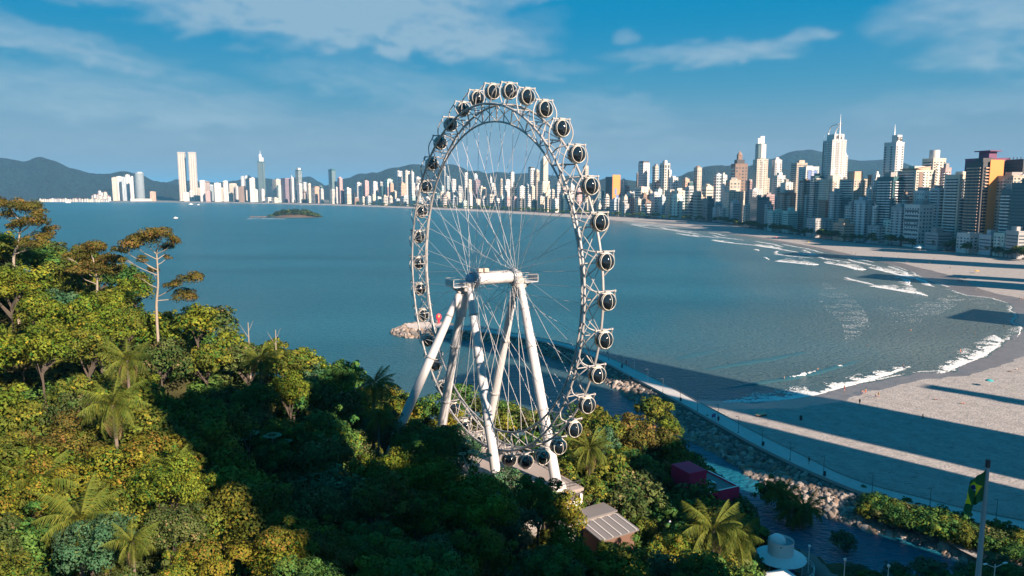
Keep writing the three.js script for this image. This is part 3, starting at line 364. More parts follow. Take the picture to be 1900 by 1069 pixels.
T(1856, 1905, 328, 0.6, 'grid', 'beige', { label: 'beige stepped tower at the edge of the frame' }); T(1873, 1925, 298, 1.4, 'bands', 'charcoal', { label: 'dark unfinished tower with bare floors at the frame edge', bareRoof: true, extra: (g, b) => { for (let i = 0; i < 6; i++) part(g, 'column', rod(V((i / 5 - 0.5) * b.L * 0.9, b.Ht, b.W * 0.4), V((i / 5 - 0.5) * b.L * 0.9, b.Ht + 3.5, b.W * 0.4), 0.4), darkMat); } });
T(1865, 1894, 353, 0.15, 'balcony', 'dark teal', { label: 'teal fronted block before the beige stepped tower' }); T(1888, 1930, 341, 0.1, 'bands', 'dark teal', { label: 'teal tower cut by the frame edge' });
[[1500, 1540, 406, -0.15, 'grey'], [1550, 1588, 415, -0.2, 'salmon'], [1614, 1643, 420, -0.2, 'grey'], [1723, 1761, 433, -0.25, 'grey'], [1782, 1816, 434, -0.25, 'white'], [1823, 1850, 437, -0.25, 'pale blue'], [1850, 1875, 434, -0.25, 'pale green'], [1875, 1910, 430, -0.25, 'grey'], [1642, 1660, 410, -0.1, 'pale green']].forEach(([a, b, y, row, c], i) => T(a, b, y, row, i % 2 ? 'bands' : 'grid', c, { low: true, bareRoof: i % 2 === 0 }));
// in between: ordinary blocks of the first streets
{
  const r = rng(77), cs = ['white', 'cream', 'grey', 'pale blue', 'beige', 'white', 'pale green', 'dark teal', 'cream', 'pink', 'brown'];
  for (let x = 640; x < 1160;) { const w = 6 + r() * 8, y = 357 + r() * 14 + (x - 640) * 0.012; T(x, x + w, y, 0.05 + r() * 0.25, ['grid', 'bands', 'balcony', 'strips'][Math.floor(r() * 4)], cs[Math.floor(r() * cs.length)]); x += w * (0.95 + r() * 0.5); }
  for (let x = 400; x < 1240;) { const w = 6 + r() * 7, y = 345 + r() * 14; T(x, x + w, y, 0.7 + r() * 1.2, ['grid', 'bands', 'strips'][Math.floor(r() * 3)], cs[Math.floor(r() * cs.length)]); x += w * (1.2 + r() * 1.4); }
  for (let x = 1155; x < 1900;) { const w = 13 + r() * 13 + (x - 1155) * 0.012, y = 352 + r() * 30; T(x, x + w, y, 0.5 + r() * 0.5, ['grid', 'bands', 'balcony', 'mixed'][Math.floor(r() * 4)], cs[Math.floor(r() * cs.length)]); x += w * (1.15 + r() * 0.5); }
  for (let x = 1180; x < 1900;) { const w = 12 + r() * 12, y = 330 + r() * 22; T(x, x + w, y, 1.1 + r() * 0.9, ['grid', 'bands', 'mixed', 'strips'][Math.floor(r() * 4)], cs[Math.floor(r() * cs.length)]); x += w * (1.5 + r() * 1.0); }
}
// towers that stand outside the frame and throw the long shadows over the sand, the channel and the wood
{
  const s = [Math.sin(SUN_AZ), -Math.cos(SUN_AZ)], p = [-s[1], s[0]], k = Math.tan(SUN_EL);
  const off = (q0, q1, t0, tip, yTip, color, style, label) => { const q = (q0 + q1) / 2, x = s[0] * t0 + p[0] * q, z = s[1] * t0 + p[1] * q; tower({ L: 22, W: Math.abs(q1 - q0), Ht: yTip - 2.4 + (t0 - tip) * k, pos: V(x, 0, z), turn: Math.atan2(p[0], p[1]), style, color, px: 3000 + z, label, bareRoof: true }); };
  off(-226, -191.5, 60, -262, 2, 'cream', 'grid', 'cream tower outside the frame whose shadow crosses the bay');
  off(-184, -150.5, 45, -190, 1, 'white', 'bands', 'white tower outside the frame whose shadow covers the walkway');
  off(-142, -105, 62, -84, 9, 'beige', 'grid', 'beige block outside the frame whose shadow covers the kiosk');
  off(-67, -51.5, 112, -104, 33, 'grey', 'bands', 'grey tower behind the viewer whose shadow covers the wood');
  off(-51.4, -45.6, 112, -62, 32, 'beige', 'grid', 'lower beige tower behind the viewer between the shading towers');
  off(-45.5, -25, 112, -104, 33, 'cream', 'grid', 'cream tower behind the viewer shading the middle slope');
  off(-77, -68.5, 46, -52, 20, 'cream', 'bands', 'slim cream tower outside the frame whose shadow covers the flag');
  off(-266, -260, 92, -72, 2, 'white', 'grid', 'slim white tower outside the frame shading the parasol');
  const inlandOf = (x, z) => { let m = 1e9, bx = 0; for (const q of lineB) { const d = (q[0] - x) ** 2 + (q[1] - z) ** 2; if (d < m) { m = d; bx = q[0]; } } return x > bx ? Math.sqrt(m) : -1; };
  const qOf = (px, py) => { const g = G(px, py, 1.5); return g.x * p[0] + g.z * p[1]; };
  [[[1900, 492], [1900, 499.5], [1526, 466], 'cream'], [[1900, 517], [1900, 523], [1790, 516], 'white'], [[1900, 526], [1900, 537], [1640, 513], 'beige'], [[1900, 578], [1900, 601], [1850, 581], 'grey']].forEach(([a, b, tip, c], i) => {
    const q0 = qOf(...a), q1 = qOf(...b), g = G(...tip, 0.5), t1 = g.x * s[0] + g.z * s[1]; let t0 = t1; for (let k = 0; k < 900; k++, t0 += 1) { const qq = (q0 + q1) / 2; if (inlandOf(s[0] * t0 + p[0] * qq, s[1] * t0 + p[1] * qq) > 34) break; }
    off(q0, q1, t0 + 8, t1, 0.5, c, ['grid', 'bands'][i % 2], `${c} beachfront tower outside the frame whose shadow bars the sand`);
  });
}
// every tower's own label
{
  const sty = { grid: 'rows of small windows', bands: 'horizontal window bands', strips: 'vertical dark strips', balcony: 'stacked balconies', mixed: 'balconies toward the sea', glass: 'all-glass walls', round: 'round floors', none: 'bands' };
  const by = {};
  for (const b of bld) { if (b.label) { b.g.userData.label = b.label; continue; } const k = `${b.tall < 22 ? 'low' : b.tall < 48 ? 'mid-height' : b.tall < 95 ? 'tall' : 'very tall'} ${b.color} block with ${sty[b.style]}`; (by[k] ??= []).push(b); }
  for (const [k, l] of Object.entries(by)) { l.sort((a, b) => a.px - b.px); l.forEach((b, i) => { b.g.userData.label = l.length === 1 ? `${k}, the only such in the skyline` : `${k}, ${ord(i + 1)} such from the twin towers`; }); }
}

// ------------------------------------------------------------------ the big wheel
const steel = mat(0.43, 0.425, 0.42, 0.4), legMat = mat(0.62, 0.63, 0.645, 0.45), steelGrey = mat(0.46, 0.48, 0.5, 0.45, { metalness: 0.3 }), cable = mat(0.5, 0.5, 0.5, 0.4), glassDark = new THREE.MeshPhysicalMaterial({ color: new THREE.Color().setRGB(0.008, 0.013, 0.018), roughness: 0.06, clearcoat: 1, clearcoatRoughness: 0.03 });
const grime = noiseTex(128, (u, v) => { const c = 205 + 50 * fbm(u * 9, v * 5, 4, 77, 0); return [c, c, c]; }, true); for (const m of [steel, legMat]) m.map = grime;
const hoopMat = mat(0.55, 0.53, 0.47, 0.4), deckMat = mat(0.36, 0.34, 0.33, 0.85), redMat = mat(0.55, 0.03, 0.06, 0.5);
const HUB = V(-3.164, 50.61, -122.38), YAW = -1.0247, BASE = 17, HY = HUB.y - BASE;
const wheel = thing('ferris_wheel', 'giant white observation wheel with cable spokes on tubular legs', 'ferris wheel', V(HUB.x, BASE, HUB.z), YAW);
const P3 = (r, th, z) => V(r * Math.sin(th), HY + r * Math.cos(th), z), D2R = Math.PI / 180;
const RN = 28.0, RI = 25.3, ZN = 2.1, ZF = -1.0, ZI = 0.55, TH0 = 0.08 * D2R;
{
  const rim = part(wheel, 'rim', join([new THREE.TorusGeometry(RN, 0.18, 7, 144).translate(0, HY, ZN)]), steel);
  part(rim, 'chord', new THREE.TorusGeometry(RN, 0.18, 7, 144).translate(0, HY, ZF), steel); part(rim, 'chord', new THREE.TorusGeometry(RI, 0.16, 7, 144).translate(0, HY, ZI), steel);
  for (let k = 0; k < 36; k++) {
    const a = k * 10 * D2R + TH0, h = a + 5 * D2R, b = a + 10 * D2R, n0 = P3(RN, a, ZN), f0 = P3(RN, a, ZF), n1 = P3(RN, b, ZN), f1 = P3(RN, b, ZF), m = P3(RI, h, ZI), i0 = P3(RI, a, ZI);
    for (const [p, q, r] of [[n0, m, 0.08], [m, n1, 0.08], [f0, m, 0.08], [m, f1, 0.08], [n0, f0, 0.085], [n0, f1, 0.06], [f0, n1, 0.05], [i0, n0.clone().lerp(f0, 0.5), 0.09]]) part(rim, 'brace', rod(p, q, r, r, 5), steel);
    // cradle arms that carry the cabin
    const c = P3(30, a, 0), up = V(0, 1.26, 0), e0 = c.clone().add(up).add(V(0, 0, 1.3)), e1 = c.clone().add(up).add(V(0, 0, -1.3)), out = V(Math.sin(a), Math.cos(a), 0);
    const bulge = (s, e, z) => tube([s, s.clone().lerp(e, 0.5).add(V(0, 0, z)).add(out.clone().multiplyScalar(0.25)), e], 0.1, 8, 5);
    part(wheel, 'cabin_arm', bulge(P3(RN, a + 4 * D2R, ZN), e0, 0.5), steel); part(wheel, 'cabin_arm', bulge(P3(RN, a + 4 * D2R, ZF), e1, -0.7), steel);
    part(wheel, 'cabin_arm', bulge(P3(RN, a - 4 * D2R, ZN), e0, 0.5), steel);
  }
  // spokes: steel cables from both hub flanges to the inner ring, crossing like a bicycle wheel's
  for (let k = 0; k < 36; k++) { const a = k * 10 * D2R, t = (k % 2 ? 1 : -1) * 62 * D2R; part(wheel, 'spoke', rod(P3(1.25, a + t, 3.7), P3(RI - 0.15, a + 2 * D2R, ZI), 0.036, 0.036, 4), cable); part(wheel, 'spoke', rod(P3(1.25, a - t, -3.9), P3(RI - 0.15, a + 7 * D2R, ZI), 0.036, 0.036, 4), cable); }
  // axle, hub flanges and bearings
  const cz = (r, z0, z1, seg = 28, r2 = r) => new THREE.CylinderGeometry(r2, r, z1 - z0, seg).rotateX(Math.PI / 2).translate(0, HY, (z0 + z1) / 2);
  const axle = part(wheel, 'axle', cz(1.0, -3.7, 3.4), legMat);
  part(axle, 'axle_walkway', join([box(0.7, 0.12, 5.6, -0.1, HY + 1.06, -0.2)]), steel);
  for (const z of [1.4, 2.5]) part(axle, 'motor_box', new RoundedBoxGeometry(0.8, 0.62, 0.8, 2, 0.06).translate(0.1, HY + 1.42, z), mat(0.6, 0.46, 0.36, 0.6));
  for (const z of [3.4, -3.9]) { const h = part(wheel, 'hub_flange', cz(1.36, z - 0.25, z + 0.4), mat(0.3, 0.33, 0.37, 0.4, { metalness: 0.4 })); for (let k = 0; k < 18; k++) { const a = k * 20 * D2R; part(h, 'cable_anchor', new THREE.CylinderGeometry(0.09, 0.09, 0.34, 6).rotateX(Math.PI / 2).translate(1.24 * Math.sin(a), HY + 1.24 * Math.cos(a), z + (z > 0 ? 0.5 : -0.35)), steelGrey); } }
  part(wheel, 'bearing', cz(0.95, 3.8, 4.6), mat(0.16, 0.3, 0.42, 0.4)); part(wheel, 'bearing', cz(0.95, -5.2, -4.1), steel);  // near bearing coloured blue to carry the shade on its face
  part(wheel, 'bearing_saddle', new RoundedBoxGeometry(2.4, 1.6, 1.8, 3, 0.25).translate(0, HY - 1.0, 5.0), steel); part(wheel, 'bearing_saddle', new RoundedBoxGeometry(2.4, 1.6, 1.8, 3, 0.25).translate(0, HY - 1.0, -5.0), steel);
  for (const s of [1, -1]) {                                                      // service platforms with railings
    const z0 = s * 5.6, p = part(wheel, 'service_platform', box(3.0, 0.14, 2.6, 0, HY - 0.9, z0 + s * 1.1), steelGrey), zs = [z0 - s * 0.1, z0 + s * 2.35];
    for (const x of [-1.45, 0, 1.45]) for (const z of zs) part(p, 'rail_post', rod(V(x, HY - 0.9, z), V(x, HY + 0.35, z), 0.04, 0.04, 5), steel);
    for (const y of [-0.3, 0.35]) part(p, 'handrail', join([rod(V(-1.45, HY + y, zs[1]), V(1.45, HY + y, zs[1]), 0.035, 0.035, 5), rod(V(-1.45, HY + y, zs[0]), V(-1.45, HY + y, zs[1]), 0.035, 0.035, 5), rod(V(1.45, HY + y, zs[0]), V(1.45, HY + y, zs[1]), 0.035, 0.035, 5)]), steel);
    part(p, 'mesh_panel', box(2.9, 1.0, 0.05, 0, HY - 0.3, zs[1] + s * 0.06), mat(0.5, 0.5, 0.5, 0.6)); part(p, 'bracket', rod(V(0, HY - 2.6, z0 - s * 0.4), V(0, HY - 1, z0 + s * 2.0), 0.22, 0.14, 6), steel);
  }
  // legs: an A-frame on each side and one raking brace toward the wood
  const leg = (a, b, r0, r1) => {
    const d = b.clone().sub(a), m = a.clone().lerp(b, 0.3), l = part(wheel, 'support_leg', join([rod(a, m, r1 * 0.72, r1, 20), rod(m, b, r1, r0, 20)]), legMat);
    for (const t of [0.12, 0.31, 0.62]) { const c = a.clone().lerp(b, t), r = (t < 0.3 ? lerp(r1 * 0.72, r1, t / 0.3) : lerp(r1, r0, (t - 0.3) / 0.7)) + 0.13, e = c.clone().add(d.clone().normalize().multiplyScalar(0.22)); part(l, 'flange', rod(c, e, r, r, 20), steel); }
    const foot = b.clone(); part(l, 'foot_block', new THREE.CylinderGeometry(r0 + 0.45, r0 + 0.7, 0.9, 16).translate(foot.x, foot.y + 0.3, foot.z), mat(0.55, 0.53, 0.5, 0.9));
  };
  leg(V(0.9, HY - 1.2, 4.9), V(12.2, -1, 5.6), 0.82, 0.72); leg(V(-0.9, HY - 1.2, 4.9), V(-12.2, -1, 5.0), 0.82, 0.72); leg(V(0.7, HY - 1.2, -4.9), V(11.0, 0.0, -5.6), 0.9, 0.8); leg(V(-0.7, HY - 1.2, -4.9), V(-12.5, -1, -5.0), 0.82, 0.72); leg(V(-0.4, HY - 1.3, 5.6), V(-3.0, -3, 22.5), 0.82, 0.72);
  part(wheel, 'leg_collar', rod(V(-0.55, HY - 1.4, 5.1), V(-1.3, HY - 6.0, 5.4), 0.86, 0.9, 16), legMat);
  part(wheel, 'leg_collar', rod(V(0, HY - 1.4, -5.0), V(0, HY - 3.4, -5.0), 0.9, 0.9, 16), steel);
}
// cabins
{
  const cab = thing('wheel_cabin', '', 'cabin', V(0, 0, 0), YAW, 'cabins of the big wheel'), hoop = (x, R, tb) => new THREE.TorusGeometry(R, tb, 6, 30).rotateY(Math.PI / 2).translate(x, 0, 0);
  part(cab, 'glass_shell', new THREE.SphereGeometry(1.23, 28, 18), glassDark);
  part(cab, 'hoop', join([hoop(0.55, 1.12, 0.045), new THREE.CylinderGeometry(1.205, 1.18, 0.13, 30, 1, true).rotateZ(Math.PI / 2).translate(0.38, 0, 0)]), hoopMat); part(cab, 'hoop', hoop(-0.55, 1.12, 0.045), hoopMat);
  part(cab, 'rib', new THREE.TorusGeometry(1.24, 0.04, 6, 40), hoopMat); 
  part(cab, 'roof_shell', new THREE.SphereGeometry(1.27, 20, 6, 0, Math.PI * 2, 0, 0.62).scale(1, 1, 1.05), hoopMat);
  const bar = part(cab, 'pivot_bar', rod(V(0, 1.3, -1.3), V(0, 1.3, 1.3), 0.1, 0.1, 8), steel); for (const s of [-1, 1]) part(bar, 'pivot_block', new RoundedBoxGeometry(0.34, 0.3, 0.26, 2, 0.05).translate(0, 1.3, s * 1.36), steel);
  part(cab, 'floor_pan', new THREE.CylinderGeometry(0.62, 0.4, 0.2, 18).translate(0, -1.14, 0), hoopMat);
  part(cab, 'roof_unit', new RoundedBoxGeometry(0.7, 0.18, 0.9, 2, 0.04).translate(0, 1.34, 0), steel);
  for (let k = 0; k < 36; k++) {
    const a = k * 10 * D2R + TH0, u = V(Math.cos(YAW), 0, -Math.sin(YAW)), p = HUB.clone().addScaledVector(u, 30 * Math.sin(a)).add(V(0, 30 * Math.cos(a), 0));
    const lab = k === 0 ? 'dark glass cabin at the very top of the wheel' : k === 18 ? 'dark glass cabin at the very bottom of the wheel' : k < 18 ? `dark glass cabin, ${ord(k)} down from the top on the beach side` : `dark glass cabin, ${ord(36 - k)} down from the top on the open sea side`;
    if (k === 0) { cab.position.copy(p); cab.userData.label = lab; } else copyOf(cab, p, YAW, lab);
  }
}
// boarding station under the wheel: deck on walls, railings, lettering, roofs
{
  const st = thing('boarding_station', 'grey boarding deck and roofs at the foot of the wheel', 'station', V(HUB.x, 0, HUB.z), YAW);
  const conc = mat(0.28, 0.27, 0.26, 0.9, { map: PAL.grey.map }), rail = mat(0.05, 0.05, 0.05, 0.5), roofM = mat(0.14, 0.135, 0.14, 0.8), strip = mat(0.45, 0.44, 0.44, 0.6);
  part(st, 'deck', box(38, 0.5, 18, -6, BASE - 0.3, -0.5), mat(0.33, 0.29, 0.27, 0.9, { map: PAL.beige.map })); part(st, 'retaining_wall', box(37.4, 9, 17.4, -6, BASE - 5.05, -0.5), conc);
  for (let i = 0; i <= 13; i++) { const x = -24.6 + i * 2.84; for (const z of [8.2, -9.2]) part(st, 'rail_post', rod(V(x, BASE, z), V(x, BASE + 1.15, z), 0.045, 0.045, 4), rail); }
  for (const z of [8.2, -9.2]) for (const y of [0.6, 1.15]) part(st, 'handrail', rod(V(-24.6, BASE + y, z), V(12.6, BASE + y, z), 0.04, 0.04, 4), rail);
  for (const y of [0.6, 1.15]) part(st, 'handrail', rod(V(12.6, BASE + y, -9.2), V(12.6, BASE + y, 8.2), 0.04, 0.04, 4), rail);
  for (let i = 0; i < 6; i++) part(st, 'rail_post', rod(V(12.6, BASE, -7 + i * 2.6), V(12.6, BASE + 1.15, -7 + i * 2.6), 0.045, 0.045, 4), rail);
  for (let i = 0; i < 5; i++) part(st, 'boarding_gate', join([box(0.1, 1.2, 2.2, -6 + i * 3, BASE + 0.6, 4.5), rod(V(-6 + i * 3, BASE, 3.4), V(-6 + i * 3, BASE + 2.4, 3.4), 0.07, 0.07, 5)]), steel);
  const sg = part(st, 'sign_board', box(0.25, 2.4, 10, 13.4, BASE - 1.75, -4.0), mat(0.07, 0.06, 0.06, 0.7)); part(sg, 'lettering', letters('wheel', 1.75, 0.25).rotateY(Math.PI / 2).translate(13.55, BASE - 2.5, -5.2), metalWhite);
  part(st, 'lower_roof', box(3.6, 0.3, 11, 15.6, BASE - 3.2, -7.5), roofM); part(st, 'lower_wall', box(3.2, 7, 10.4, 15.5, BASE - 6.9, -7.5), conc);
  const r2 = part(st, 'ribbed_roof', new THREE.BoxGeometry(5.2, 0.3, 7.5).rotateZ(-0.12).translate(20.2, BASE - 3.9, -9.2), roofM); for (let i = 0; i < 5; i++) part(r2, 'roof_strip', new THREE.BoxGeometry(5.25, 0.12, 0.2).rotateZ(-0.12).translate(20.2, BASE - 3.7, -12.4 + i * 1.55), strip);
  part(st, 'pavilion_wall', box(4.4, 6, 6.6, 20, BASE - 7.5, -9.2), mat(0.13, 0.075, 0.055, 0.9));
}

// ------------------------------------------------------------------ the wooded headland: canopy heights surveyed at sight lines, ground ten metres below
const canopyPts = [[0, 1069, 42], [400, 950, 55], [200, 750, 75], [0, 600, 100], [0, 446, 125], [-60, 430, 122], [60, 466, 126], [40, 520, 112], [150, 540, 112], [100, 488, 130], [300, 565, 120], [370, 605, 130], [470, 640, 132], [520, 664, 135], [620, 690, 138], [720, 742, 140], [450, 720, 105], [600, 800, 95], [700, 790, 105], [800, 850, 90], [830, 800, 110], [900, 866, 104], [950, 935, 85], [985, 915, 96], [870, 835, 108], [900, 1050, 65], [700, 1000, 65], [550, 960, 62], [600, 1069, 48], [300, 1069, 44], [1060, 1050, 80], [1130, 1030, 88], [100, 850, 62], [250, 900, 58], [0, 760, 75], [350, 800, 78], [-200, 700, 90], [-200, 450, 130]]
  .map(([x, y, d]) => { const p = A(x, y, d); return [p.x, p.z, p.y - 10]; })
  .concat([[12, -165, 5], [28, -155, 5], [30, -165, 4.5], [19, -132, 6], [26, -122, 5.4], [31, -112, 5], [40, -130, 3.8], [45, -118, 3.2], [60, -108, 3], [120, -60, 3], [-3, -122, 9], [-12, -150, 10], [10, -110, 8.5], [20, -100, 7], [2, -140, 8], [20, -60, 14], [40, -80, 5], [-10, -30, 30], [-40, -20, 38], [-25, -160, 10], [-60, -155, 22], [0, 0, 26], [-60, 30, 40], [60, 20, 4]]);
const coast = [[-220, -170], [-110, -170], [-60, -168], [-30, -172], [0, -180], [25, -183], [38, -177], [42.5, -160], [44, -147], [45.5, -138], [49, -128], [55.5, -120], [71, -112], [100, -104], [150, -92], [220, -70], [220, 120], [-220, 120]];
function coastDist(x, z) {
  let inside = false, m = 1e9;
  for (let i = 0, j = coast.length - 1; i < coast.length; j = i++) {
    const [x1, z1] = coast[i], [x2, z2] = coast[j]; if ((z1 > z) !== (z2 > z) && x < (x2 - x1) * (z - z1) / (z2 - z1) + x1) inside = !inside;
    const dx = x2 - x1, dz = z2 - z1, t = clamp(((x - x1) * dx + (z - z1) * dz) / (dx * dx + dz * dz)); m = Math.min(m, Math.hypot(x - x1 - dx * t, z - z1 - dz * t));
  }
  return inside ? m : -m;
}
function ground(x, z) {
  let s = 0, w = 0; for (const [a, b, y] of canopyPts) { const d = (x - a) ** 2 + (z - b) ** 2 + 30, k = 1 / (d * d * d); s += y * k; w += k; }
  const c = coastDist(x, z); let y = s / w + (fbm(x * 0.12, z * 0.12, 3, 120) - 0.5) * 1.6;
  const edge = x > 30 ? 2.5 : 14; if (c < edge) y = lerp(-1.5, y, smooth(-1, edge, c)); return c < -3 ? -2.5 : y;
}
{
  const pos = [], idx = [], uv = [], x0 = -150, x1 = 150, z0 = -190, z1 = 20, nx = 120, nz = 84;
  for (let j = 0; j <= nz; j++) for (let i = 0; i <= nx; i++) { const x = lerp(x0, x1, i / nx), z = lerp(z0, z1, j / nz); pos.push(x, ground(x, z), z); uv.push(x / 12, z / 12); }
  for (let j = 0; j < nz; j++) for (let i = 0; i < nx; i++) { const a = j * (nx + 1) + i, b = a + nx + 1; idx.push(a, b, a + 1, b, b + 1, a + 1); }
  const soil = noiseTex(256, (u, v) => { const a = fbm(u * 10, v * 10, 4, 130, 10); return [70 + 50 * a, 66 + 44 * a, 38 + 24 * a]; }, true);
  struct('headland_ground', rawGeo(pos, idx, null, uv), mat(0.3, 0.36, 0.24, 1, { map: soil }));
}

// ------------------------------------------------------------------ leaves, crowns, trunks
const leafMat = new THREE.MeshPhysicalMaterial({ vertexColors: true, roughness: 0.75, specularIntensity: 0.35, side: THREE.DoubleSide });
const barkMat = mat(0.07, 0.058, 0.045, 0.95), paleBark = mat(0.27, 0.235, 0.19, 0.9), palmBark = mat(0.15, 0.125, 0.1, 0.95);
const KINDS = {
  olive: [[0.040, 0.070, 0.007], [0.112, 0.122, 0.016]], lime: [[0.046, 0.095, 0.007], [0.135, 0.155, 0.014]], deep: [[0.020, 0.078, 0.014], [0.070, 0.135, 0.026]], golden: [[0.055, 0.088, 0.008], [0.180, 0.160, 0.014]],
  rusty: [[0.045, 0.056, 0.008], [0.130, 0.100, 0.018]], 'grey-green': [[0.030, 0.060, 0.012], [0.085, 0.105, 0.030]], 'blue-green': [[0.022, 0.075, 0.034], [0.060, 0.120, 0.060]],
};
const FLECK = { olive: [[0.03, 0.09, 0.012], [0.16, 0.135, 0.014]], lime: [[0.02, 0.085, 0.014], [0.18, 0.155, 0.014]], deep: [[0.02, 0.1, 0.03], [0.11, 0.13, 0.012]], golden: [[0.03, 0.09, 0.01], [0.21, 0.13, 0.02]], rusty: [[0.05, 0.085, 0.01], [0.16, 0.09, 0.03]], 'grey-green': [[0.02, 0.07, 0.012], [0.17, 0.13, 0.06]], 'blue-green': [[0.015, 0.085, 0.035], [0.06, 0.1, 0.03]] };   // stray leaves of other tints
function leafCloud(list, n, size, cols, r, tint = 1, fleck = null) {                           // list: lobes [x, y, z, rx, ry, rz]; many small leaf faces over their outer sides
  const pos = new Float32Array(n * 18), nor = new Float32Array(n * 18), col = new Float32Array(n * 18), w = [], tones = list.map(() => 0.7 + 0.6 * r()), mixes = list.map(() => r() * 0.6 - 0.3), odd = list.map(() => fleck ? fleck[r() < 0.5 ? 0 : 1] : null), oddity = list.map(() => 0.05 + 0.4 * r() * r());
  let tot = 0; for (const l of list) { tot += l[3] * l[5] + l[3] * l[4]; w.push(tot); }
  const d = V(0, 0, 0), nn = V(0, 0, 0), t = V(0, 0, 0), b = V(0, 0, 0);
  for (let i = 0; i < n; i++) {
    const q = r() * tot; let k = 0; while (w[k] < q) k++; const l = list[k];
    do d.set(r() * 2 - 1, r() * 2 - 1, r() * 2 - 1); while (d.lengthSq() > 1 || d.lengthSq() < 0.01); d.normalize(); if (d.y < -0.35 && r() < 0.7) d.y *= -1;
    const gap = vnoise(d.x * 2.6 + k * 5.1, d.y * 2.6 + d.z * 3.3 + k, 141) < 0.27; const rad = gap ? 0.5 + 0.25 * r() : r() < 0.18 ? 0.45 + 0.4 * r() : 0.86 + 0.2 * r() + 0.12 * (vnoise(d.x * 4 + k, d.z * 4 + d.y * 3, 140) - 0.5);
    const cx = l[0] + d.x * l[3] * rad, cy = l[1] + d.y * l[4] * rad, cz = l[2] + d.z * l[5] * rad;
    nn.set(d.x + (r() - 0.5) * 1.5, d.y + 0.25 + (r() - 0.5) * 1.5, d.z + (r() - 0.5) * 1.5).normalize();
    t.set(r() - 0.5, r() - 0.5, r() - 0.5).cross(nn).normalize(); b.crossVectors(nn, t);
    const s = size * (0.6 + 0.8 * r()), h = s * 0.34, pts = [[-s * 0.5, 0, 0], [0, -h, 0.06 * s], [s * 0.5, 0, -0.08 * s], [-s * 0.5, 0, 0], [s * 0.5, 0, -0.08 * s], [0, h, 0.06 * s]];
    const m = clamp(r() * 0.8 + mixes[k] + 0.1), tn = tones[k] * (0.75 + 0.5 * r()) * tint, ot = odd[k] && r() < oddity[k], c = [0, 1, 2].map((j) => (ot ? odd[k][j] : lerp(cols[0][j], cols[1][j], m)) * tn), ns = [nn.x * 0.55 + d.x * 0.6, nn.y * 0.55 + d.y * 0.6, nn.z * 0.55 + d.z * 0.6], nl = Math.hypot(...ns) || 1;
    for (let v = 0; v < 6; v++) { const o = i * 18 + v * 3, [a, e, f] = pts[v]; pos[o] = cx + t.x * a + b.x * e + nn.x * f; pos[o + 1] = cy + t.y * a + b.y * e + nn.y * f; pos[o + 2] = cz + t.z * a + b.z * e + nn.z * f; for (let j = 0; j < 3; j++) { nor[o + j] = ns[j] / nl; col[o + j] = c[j]; } }
  }
  const g = new THREE.BufferGeometry(); g.setAttribute('position', new THREE.BufferAttribute(pos, 3)); g.setAttribute('normal', new THREE.BufferAttribute(nor, 3)); g.setAttribute('color', new THREE.BufferAttribute(col, 3)); return g;
}
function lobes(r, R, H, n) { const out = [[0, 0, 0, R * 0.6, H * 0.36, R * 0.6]]; for (let i = 0; i < n; i++) { const a = i * 2.399 + r() * 0.8, c = lerp(1, -0.3, (i + 0.5) / n), s = Math.sqrt(1 - c * c), k = 0.5 + 0.28 * r(), lr = R * (0.27 + 0.2 * r()); out.push([Math.cos(a) * s * R * k * 1.1 + (r() - 0.5) * 0.5, c * H * 0.5 * k * 1.2 + (r() - 0.5) * 0.8, Math.sin(a) * s * R * k * 1.1 + (r() - 0.5) * 0.5, lr, lr * (0.6 + 0.4 * r()), lr]); if (r() < 0.6) { const q = 0.86 + 0.3 * r(), sr = R * (0.1 + 0.12 * r()), b = a + r(); out.push([Math.cos(b) * s * R * q, c * H * 0.5 * q + 0.2, Math.sin(b) * s * R * q, sr, sr * 0.8, sr]); } } return out; }
const crownCache = {};
function crown(kind, variant, lod) {
  const key = `${kind}${variant}${lod}`; if (crownCache[key]) return crownCache[key];
  const r = rng(1000 + Object.keys(KINDS).indexOf(kind) * 100 + variant * 10), ls = lobes(r, 3.6, 6.2, 11 + variant * 3);
  return crownCache[key] = leafCloud(ls, [9000, 5200, 2800][lod], [0.235, 0.32, 0.45][lod], KINDS[kind], rng(7 + variant + lod * 31 + kind.length * 131), 1, FLECK[kind]);
}
const trunkCache = [0, 1, 2].map((v) => { const r = rng(300 + v), l = [rod(V(0, -0.1, 0), V(0.1, 0.62, 0.05), 0.2, 0.12, 7)]; for (let i = 0; i < 5; i++) { const a = i * 1.3 + r(), k = 0.9 + r() * 1.2; l.push(rod(V(0.08, 0.5 + 0.04 * i, 0.04), V(Math.cos(a) * k, 0.72 + 0.14 * r(), Math.sin(a) * k), 0.055, 0.025, 5)); } return join(l); });
const trees = [];
function tree(p, top, R, kind, r, opt = {}) {
  const px = toPixel(V(p.x, top, p.z)), d = px[2], lod = d < 74 ? 0 : d < 112 ? 1 : 2, h = top - p.y, g = thing(opt.name ?? 'broadleaf_tree', '', 'tree', p, r() * 6.28, opt.group ?? 'trees of the wooded headland');
  const tr = part(g, 'trunk', trunkCache[Math.floor(r() * 3)], opt.pale ? paleBark : barkMat); tr.scale.set(R / 3.6, Math.max(1.5, h - R * 0.55), R / 3.6);
  const c = part(g, 'crown', crown(kind, Math.floor(r() * 3), lod), leafMat), k = R / 3.6; c.scale.set(k * (0.92 + 0.16 * r()), k * (opt.flat ?? (0.85 + 0.25 * r())), k * (0.92 + 0.16 * r())); c.position.y = h - 3.0 * c.scale.y;
  trees.push({ g, px: px[0], py: px[1], kind, d, R }); return g;
}
